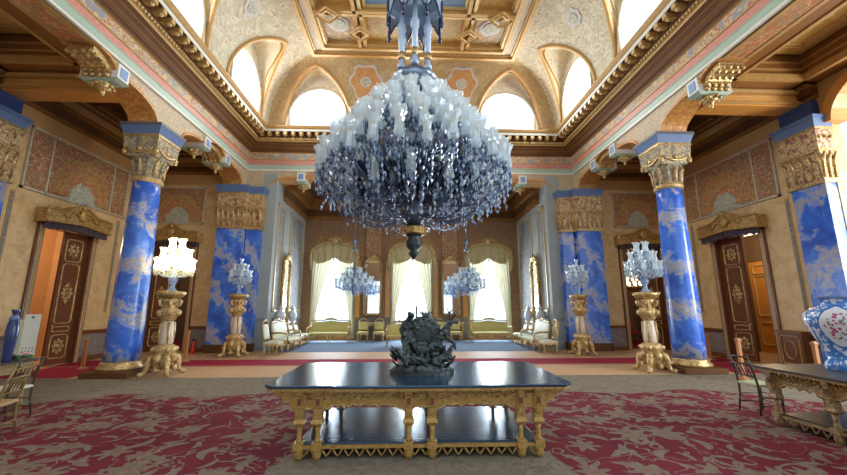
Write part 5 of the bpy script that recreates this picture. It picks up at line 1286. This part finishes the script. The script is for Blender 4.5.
for sx, nm in ((-1, 'left'), (1, 'right')):
    for y, d in ((16.06, 'front'), (17.64, 'rear')): urn((XC+sx*(AW-.24), y, .881), 'pale blue lidded vase at the %s end of the %s console' % (d, nm), .92)

def gilt_leg(x, y, h, par, mat, r=.03):
    return MB().tube([(x, y, 0), (x*.99, y*.99, h*.3), (x*1.01, y*1.01, h*.7), (x, y, h)], [r*.7, r*.75, r, r*1.35], 6).build('leg', mat, par)
def sofa(loc, rz, w, label, fab, wood_=GOLDP, group=None, hb=1.06, name='sofa', cat='sofa'):
    t = thing(name, label, cat, loc, rz, group); d = .66; sh = .44      # front faces -y
    def seat(u, v): 
        q = (2*u-1); p = (2*v-1); return (w/2*.96*q, d/2*p*.94, sh + .05*(1-q**6)*(1-p**4))
    m = MB().grid(seat, 20, 10); m.box(-w/2*.96, -d/2*.94, sh-.10, w/2*.96, d/2*.94, sh+.004); m.build('seat', fab, t)
    n = 24; prof = []
    for i in range(n+1):
        u = i/n; e = abs(2*u-1); prof.append((w/2*.97*(2*u-1), hb - .10*e**4 - .05*(1-cos(e*pi*2))*.5))
    def back(u, v):
        i = u*n; k = min(n-1, int(i)); f = i-k; x = prof[k][0]*(1-f)+prof[k+1][0]*f; zt = prof[k][1]*(1-f)+prof[k+1][1]*f
        z = sh+.04 + (zt-.05-sh-.04)*v; return (x*.96, d/2 - .06 - .05*sin(pi*v)*(1-(2*u-1)**8) + .10*v, z)
    m = MB().grid(back, n, 8); m.grid(lambda u, v: (back(u, v)[0], d/2+.0+.10*v, back(u, v)[2]), n, 4); m.build('backrest', fab, t)
    m = MB().tube([(x, d/2+.07, z) for x, z in prof], .035, 6); 
    for sx in (-1, 1): m.tube([(sx*w/2*.97, d/2-.03, sh-.08), (sx*w/2*.97, d/2+.07, hb-.10)], .03, 6)
    m.box(-w/2, -d/2, sh-.13, w/2, -d/2+.05, sh-.03); m.box(-w/2, d/2-.05, sh-.13, w/2, d/2, sh-.03); m.box(-w/2, -d/2, sh-.13, -w/2+.05, d/2, sh-.03); m.box(w/2-.05, -d/2, sh-.13, w/2, d/2, sh-.03)
    for k in range(max(3, int(w/.25))): m.ball((-w/2+.1+(w-.2)*k/max(2, int(w/.25)-1), -d/2, sh-.09), (.06,.02,.04), 6, 4)
    m.build('gilt_frame', wood_, t)
    m = MB().ball((0, d/2+.06, hb+.03), (.09,.04,.07), 8, 6)
    for sx in (-1, 1): m.tube([(sx*.05, d/2+.06, hb+.03), (sx*.18, d/2+.06, hb+.04), (sx*.3, d/2+.06, hb-.0)], [.04,.035,.015], 6)
    m.build('crest', wood_, t)
    for sx in (-1, 1):
        m = MB().tube([(sx*w/2*.97, d/2+.02, sh+.26), (sx*w/2*.98, 0, sh+.27), (sx*w/2*.98, -d/2*.7, sh+.22), (sx*w/2*.98, -d/2*.8, sh+.1), (sx*w/2*.97, -d/2*.75, sh-.03)], [.035,.04,.045,.03,.03], 6); m.build('armrest', wood_, t)
    xs_ = [-w/2+.05, w/2-.05] + ([0] if w > 1.3 else []) 
    for x in xs_:
        for y in (-d/2+.05, d/2-.05): gilt_leg(x, y, sh-.12, t, wood_)
    return t
def small_chair(loc, rz, label, fab, wood_=GOLDP, group=None, w=.52, hb=1.0, openback=False, name='chair'):
    t = thing(name, label, 'chair', loc, rz, group); d = .5; sh = .45
    m = MB().grid(lambda u, v: (w/2*(2*u-1), d/2*(2*v-1), sh + .05*(1-(2*u-1)**4)*(1-(2*v-1)**4)), 10, 10); m.box(-w/2, -d/2, sh-.06, w/2, d/2, sh+.004); m.build('seat', fab, t)
    if not openback:
        m = MB().grid(lambda u, v: (w/2*.8*(2*u-1), d/2-.02-.03*sin(pi*u)+.1*v, sh+.12+(hb-sh-.18)*v), 8, 8); m.grid(lambda u, v: (w/2*.8*(2*u-1), d/2+.03+.1*v, sh+.12+(hb-sh-.18)*v), 4, 4); m.build('backrest', fab, t)
    m = MB()
    for sx in (-1, 1): m.tube([(sx*w/2*.9, d/2-.02, sh-.05), (sx*w/2*.88, d/2+.04, sh+.25), (sx*w/2*.85, d/2+.10, hb)], .026, 6)
    m.tube([(-w/2*.85, d/2+.10, hb-.02), (-w/4, d/2+.10, hb+.05), (0, d/2+.10, hb+.09), (w/4, d/2+.10, hb+.05), (w/2*.85, d/2+.10, hb-.02)], [.03,.03,.045,.03,.03], 6)
    m.tube([(-w/2*.86, d/2+.02, sh+.1), (w/2*.86, d/2+.02, sh+.1)], .022, 6)
    if openback:
        for x in (-.1, 0, .1): m.tube([(x*.6, d/2+.02, sh+.1), (x*1.5, d/2+.06, sh+.32), (x*.7, d/2+.10, hb+.02)], .018, 5)
    m.build('back_frame', wood_, t)
    m = MB().box(-w/2-.01, -d/2-.01, sh-.11, w/2+.01, d/2+.01, sh-.05); m.build('seat_rail', wood_, t)
    for x in (-w/2+.03, w/2-.03):
        for y in (-d/2+.03, d/2-.03): gilt_leg(x, y, sh-.10, t, wood_, .026)
    return t
fz = .014
sofa((-3.85, 18.5, fz), 0, 2.0, 'olive gold brocade sofa with gilt crest under the left alcove window', CLOTHG, group='olive brocade sofas')
sofa((4.02, 18.5, fz), 0, 2.0, 'olive gold brocade sofa with gilt crest under the right alcove window', CLOTHG, group='olive brocade sofas')
small_chair((-2.26, 18.75, fz), 0, 'olive gold chair farther from the centre, by the mirror left of the central window', CLOTHG, group='olive brocade chairs')
small_chair((-1.48, 18.75, fz), 0, 'olive gold chair nearer the centre, by the mirror left of the central window', CLOTHG, group='olive brocade chairs')
small_chair((1.50, 18.6, fz), 0, 'olive gold chair nearer the centre, partly behind the bronze sculpture', CLOTHG, group='olive brocade chairs')
small_chair((2.33, 18.75, fz), 0, 'olive gold chair by the mirror left of the right alcove sofa', CLOTHG, group='olive brocade chairs')
sofa((-.42, 16.6, fz), 0, 1.15, 'olive gold upholstered armchair behind the bronze sculpture', CLOTHG, group='olive brocade sofas', hb=1.0, name='armchair', cat='armchair')
for s in (-1, 1):
    r = pi/2 if s < 0 else -pi/2; nm = 'left' if s < 0 else 'right'; x = lambda o: XC + s*o
    small_chair((x(5.0), 13.98, .001), r, ('cream silk chair with gilt back nearest the fire extinguisher pier' if s < 0 else 'cream silk open backed gilt chair nearest the pier opposite the fire extinguisher'), CLOTHC, GOLDP, 'cream silk chairs', .6, 1.12, s > 0)
    sofa((x(4.95), 15.4, fz), r, 1.7, 'cream silk settee with gilt frame along the %s alcove wall' % nm, CLOTHC, GOLDP, 'cream silk settees', 1.15, 'settee', 'sofa')
    small_chair((x(4.98), 16.7, fz), r, 'cream silk chair beside the %s settee, in front of the console' % nm, CLOTHC, GOLDP, 'cream silk chairs', .56, .92)
    small_chair((x(4.98), 17.5, fz), r, 'cream silk chair at the far end of the row by the %s console' % nm, CLOTHC, GOLDP, 'cream silk chairs', .56, .92)

# ------------------------------------------------------------------ near chairs
def ballroom_chair(loc, rz, label, wood_, seatm):
    t = thing('chair', label, 'chair', loc, rz, 'slender ballroom chairs'); w, d, sh, hb = .40, .40, .45, .90      # front -y
    m = MB().prism([(-w/2,-d/2),(w/2,-d/2),(w/2*.9,d/2),(-w/2*.9,d/2)], 'z', sh-.03, sh+.012); m.build('seat', seatm, t, bevel=.012)
    for sx in (-1, 1):
        MB().lathe([(.014, 0), (.018, .06), (.013, .12), (.02, .2), (.015, .3), (.02, sh-.02)], 8, (sx*(w/2-.02), -d/2+.02, 0)).build('leg', wood_, t)
        MB().tube([(sx*(w/2*.95), d/2+.02, 0), (sx*w/2*.9, d/2-.02, .25), (sx*w/2*.88, d/2-.02, sh), (sx*w/2*.86, d/2+.03, .7), (sx*w/2*.84, d/2+.09, hb)], [.014,.017,.018,.016,.014], 7).build('back_post', wood_, t)
    m = MB()
    for z in (.16, .28):
        m.tube([(-w/2+.02, -d/2+.02, z), (w/2-.02, -d/2+.02, z)], .009, 6)
        for sx in (-1, 1): m.tube([(sx*(w/2-.02), -d/2+.02, z-.02), (sx*w/2*.91, d/2-.01, z-.02)], .009, 6)
    m.tube([(-w/2*.91, d/2, .2), (w/2*.91, d/2, .2)], .009, 6); m.build('stretchers', wood_, t)
    m = MB()
    for z, y in ((hb-.03, .085), (hb-.14, .07), (sh+.12, 0)): m.tube([(-w/2*.86, d/2+y, z), (0, d/2+y+.02, z+.015), (w/2*.86, d/2+y, z)], .014, 6)
    for k in range(5):
        x = -.12+.06*k; m.tube([(x, d/2+.0, sh+.12), (x, d/2+.035, sh+.22), (x, d/2+.075, hb-.12)], [.008,.012,.008], 5)
    m.build('spindle_back', wood_, t)
ballroom_chair((5.74, 6.19, .014), pi/2, 'dark slender chair at the far end of the dull side table with vase', DARKCH, LIMEP)
ballroom_chair((-5.42, 5.32, .014), -pi/2+.25, 'worn gilt slender chair with woven rush seat in front of the flower table', OLDGILT, RUSH)
ballroom_chair((-6.2, 6.32, .014), -pi/2, 'dark legged slender chair with pale seat by the flowers', DARKCH, WHITEP)

# ------------------------------------------------------------------ vases, flowers, small things
def porcelain():
    t = NT('blue_floral_porcelain'); x, y, z = t.sep()[:3]
    a = t.math('ARCTAN2', x, t.math('MULTIPLY', y, -1.)); n = t.noise(9, 3)
    k = t.math('ABSOLUTE', t.math('SUBTRACT', t.math('FRACT', t.math('ADD', t.math('DIVIDE', t.math('ADD', a, .865), pi/2), .5)), .5))
    dz = t.math('DIVIDE', t.math('SUBTRACT', z, .60), .30); dk = t.math('DIVIDE', k, .40)
    rr = t.math('ADD', t.math('ADD', t.math('MULTIPLY', dz, dz), t.math('MULTIPLY', dk, dk)), t.math('MULTIPLY', n, .25))
    panel = t.sstep(rr, .98, .92); rim = t.math('SUBTRACT', t.sstep(rr, 1.14, 1.08), panel)
    bl = t.mix(t.sstep(t.noise(14, 3), .50, .56), (.06,.20,.52), (.60,.66,.74))
    white = t.mix(t.noise(5, 2), (.74,.74,.74), (.62,.68,.74))
    v = t.voro(24); fl = t.sstep(v, .48, .40); spot = t.sstep(t.math('ADD', rr, t.math('MULTIPLY', t.noise(10, 2), .5)), .86, .74)
    flc = t.ramp(t.noise(8, 1), [(.35, (.42,.08,.16)), (.45, (.55,.25,.32)), (.55, (.12,.24,.12)), (.65, (.18,.16,.42))], 'CONSTANT')
    pan = t.mix(t.math('MULTIPLY', fl, spot), white, flc)
    c = t.mix(panel, bl, pan); c = t.mix(rim, c, (.03,.12,.42))
    return t.fin(c, .12)
PORC = porcelain()
t = thing('porcelain_vase', 'large blue and white porcelain vase with pink flowers on the dull side table', 'vase', (6.13, 5.18, .826))
MB().lathe([(.215, 0), (.23, .03), (.225, .09), (.19, .13), (.19, .22), (.235, .34), (.31, .50), (.36, .62), (.375, .70), (.35, .78), (.27, .84), (.17, .875), (.145, .91), (.15, .95), (.185, .99), (.19, 1.0), (.155, 1.0), (.12, .93)], 24, cap=False).build('body', PORC, t)
m = MB().lathe([(.18, .985), (.20, 1.0), (.19, 1.015), (.15, 1.005)], 24); m.build('rim', BLUEPAINT, t)
t = thing('tall_vase', 'tall slender blue vase standing among flowers on the dark table', 'vase', (-6.46, 6.46, .821)); t.scale = (.62, .62, 1.0)
MB().lathe([(.085, 0), (.10, .03), (.095, .1), (.12, .3), (.13, .48), (.11, .62), (.06, .70), (.055, .76), (.09, .82), (.085, .83)], 16).build('body', plain('deep_blue_porcelain', (.02,.035,.12), .2, 0, .5, 12), t)
MB().lathe([(.095, .66), (.11, .69), (.06, .74)], 12).build('shoulder_band', BLUEPAINT, t)
t = thing('flower_arrangement', 'low arrangement of pink and white flowers on the dark table', 'flowers', (-6.72, 6.12+.62, .821))
t.location = (-6.50, 6.72, .821)
rnd = random.Random(3); m = MB()
for k in range(40): a = rnd.uniform(0, 2*pi); r = .15*sqrt(rnd.random()); m.ball((r*cos(a), r*1.0*sin(a), .02+.05*rnd.random()), (.035,.03,.015), 6, 4)
m.build('leaves', LEAF, t)
for mt, nm, n in ((PETALP, 'pink_blossom', 9), (PETALW, 'white_blossom', 6)):
    for k in range(n):
        a = rnd.uniform(0, 2*pi); r = .13*sqrt(rnd.random()); c = (r*cos(a), r*sin(a), .08+.03*rnd.random()); m = MB().ball(c, .02, 6, 4)
        for j in range(6): q = j*pi/3; m.ball((c[0]+.022*cos(q), c[1]+.022*sin(q), c[2]), (.016,.016,.012), 5, 4)
        m.build(nm, mt, t)
# information panel
t = thing('display_panel', 'white and green display panel standing before the orange doorway', 'sign', (-9.55, 10.0, 0), .75); t.scale = (.72, .8, .86)
MB().box(-.20, -.03, .55, .20, .03, 1.75).build('white_board', WHITEP, t); MB().box(-.34, -.0, .55, -.205, .05, 1.6).build('green_board', LIMEP, t)
m = MB()
for j in (0, 1):
    for k in range(4): m.ball((-.12+.08*k, -.032, .70+.09*j), (.018,.006,.018), 6, 4)
m.ball((0, -.032, 1.66), (.035,.008,.03), 8, 5); m.build('dark_dots', BLACKP, t)
MB().box(-.03, -.03, .02, .03, .03, .56).box(-.2, -.16, .009, .2, .16, .03).build('stand', DWOOD, t)
# stanchions
def stanchion(loc, label):
    t = thing('stanchion', label, 'stanchion', loc, 0, 'wooden rope posts'); t.scale = (.8, .8, .82 if abs(loc[0]) > 8.9 else .95)
    MB().lathe([(.15, 0), (.15, .03), (.07, .06), (.05, .09)], 16).build('base', POSTW, t); MB().box(-.045, -.045, .06, .045, .045, .93).build('post', POSTW, t)
    MB().frustum(0, 0, .92, .06, .06, .96, .065, .065).frustum(0, 0, .96, .065, .065, 1.0, .03, .03).build('cap', POSTW, t)
ST = [(-8.95, 11.0, .0095), (-6.95, 12.3, .0105), (9.75, 12.1, .0105), (7.86, 8.85, .0095), (8.75, 7.95, .0095)]
for (p, l) in zip(ST, ('wooden post at the red carpet by the orange doorway', 'wooden rope post behind the pedestal of the lit candelabrum', 'wooden rope post on red carpet by the blue column, in front of the right door', 'orange wooden post behind the dark slender chair', 'orange wooden post beside the porcelain vase')): stanchion(p, l)
# low cabinet by the pilaster
t = thing('low_cabinet', 'low brown cabinet with oval medallion beside the door, behind the vase', 'cabinet', (XC+OW-.03, 9.95, 0), -pi/2)
MB().box(-.32, -.32, .1, .32, -.04, 1.0).build('body', DOORW, t); MB().box(-.36, -.36, 1.0, .36, -.03, 1.05).build('top', MWOOD, t); MB().box(-.34, -.34, .009, .34, -.03, .1).build('plinth', DWOOD, t)
m = MB().tube([(p[0], -.335, p[1]) for p in rrect(0, .55, .25, .36, .06)], .018, 5, closed=True); m.tube([(.15*cos(2*pi*i/24), -.335, .55+.24*sin(2*pi*i/24)) for i in range(24)], .02, 5, closed=True); m.build('gilt_medallion', GOLD, t)
# fire extinguisher
t = thing('fire_extinguisher', 'small red fire extinguisher standing on the parquet by the square pier', 'fire extinguisher', (-7.75+XC-.25, 14.3, 0))
MB().lathe([(.075, .0), (.08, .02), (.08, .36), (.06, .43), (.025, .46), (.025, .48)], 14).build('cylinder', REDP, t)
MB().box(-.02, -.06, .48, .02, .05, .52).tube([(0, .02, .49), (.07, .02, .47), (.095, .0, .38), (.09, 0, .2)], .012, 6).build('valve_and_hose', BLACKP, t)
# chair in the lamplit far room
small_chair((XC+10.85, 18.3, .014), 0, 'red upholstered chair in the lamplit room behind the unlit candelabrum', REDROPE, DOORW)
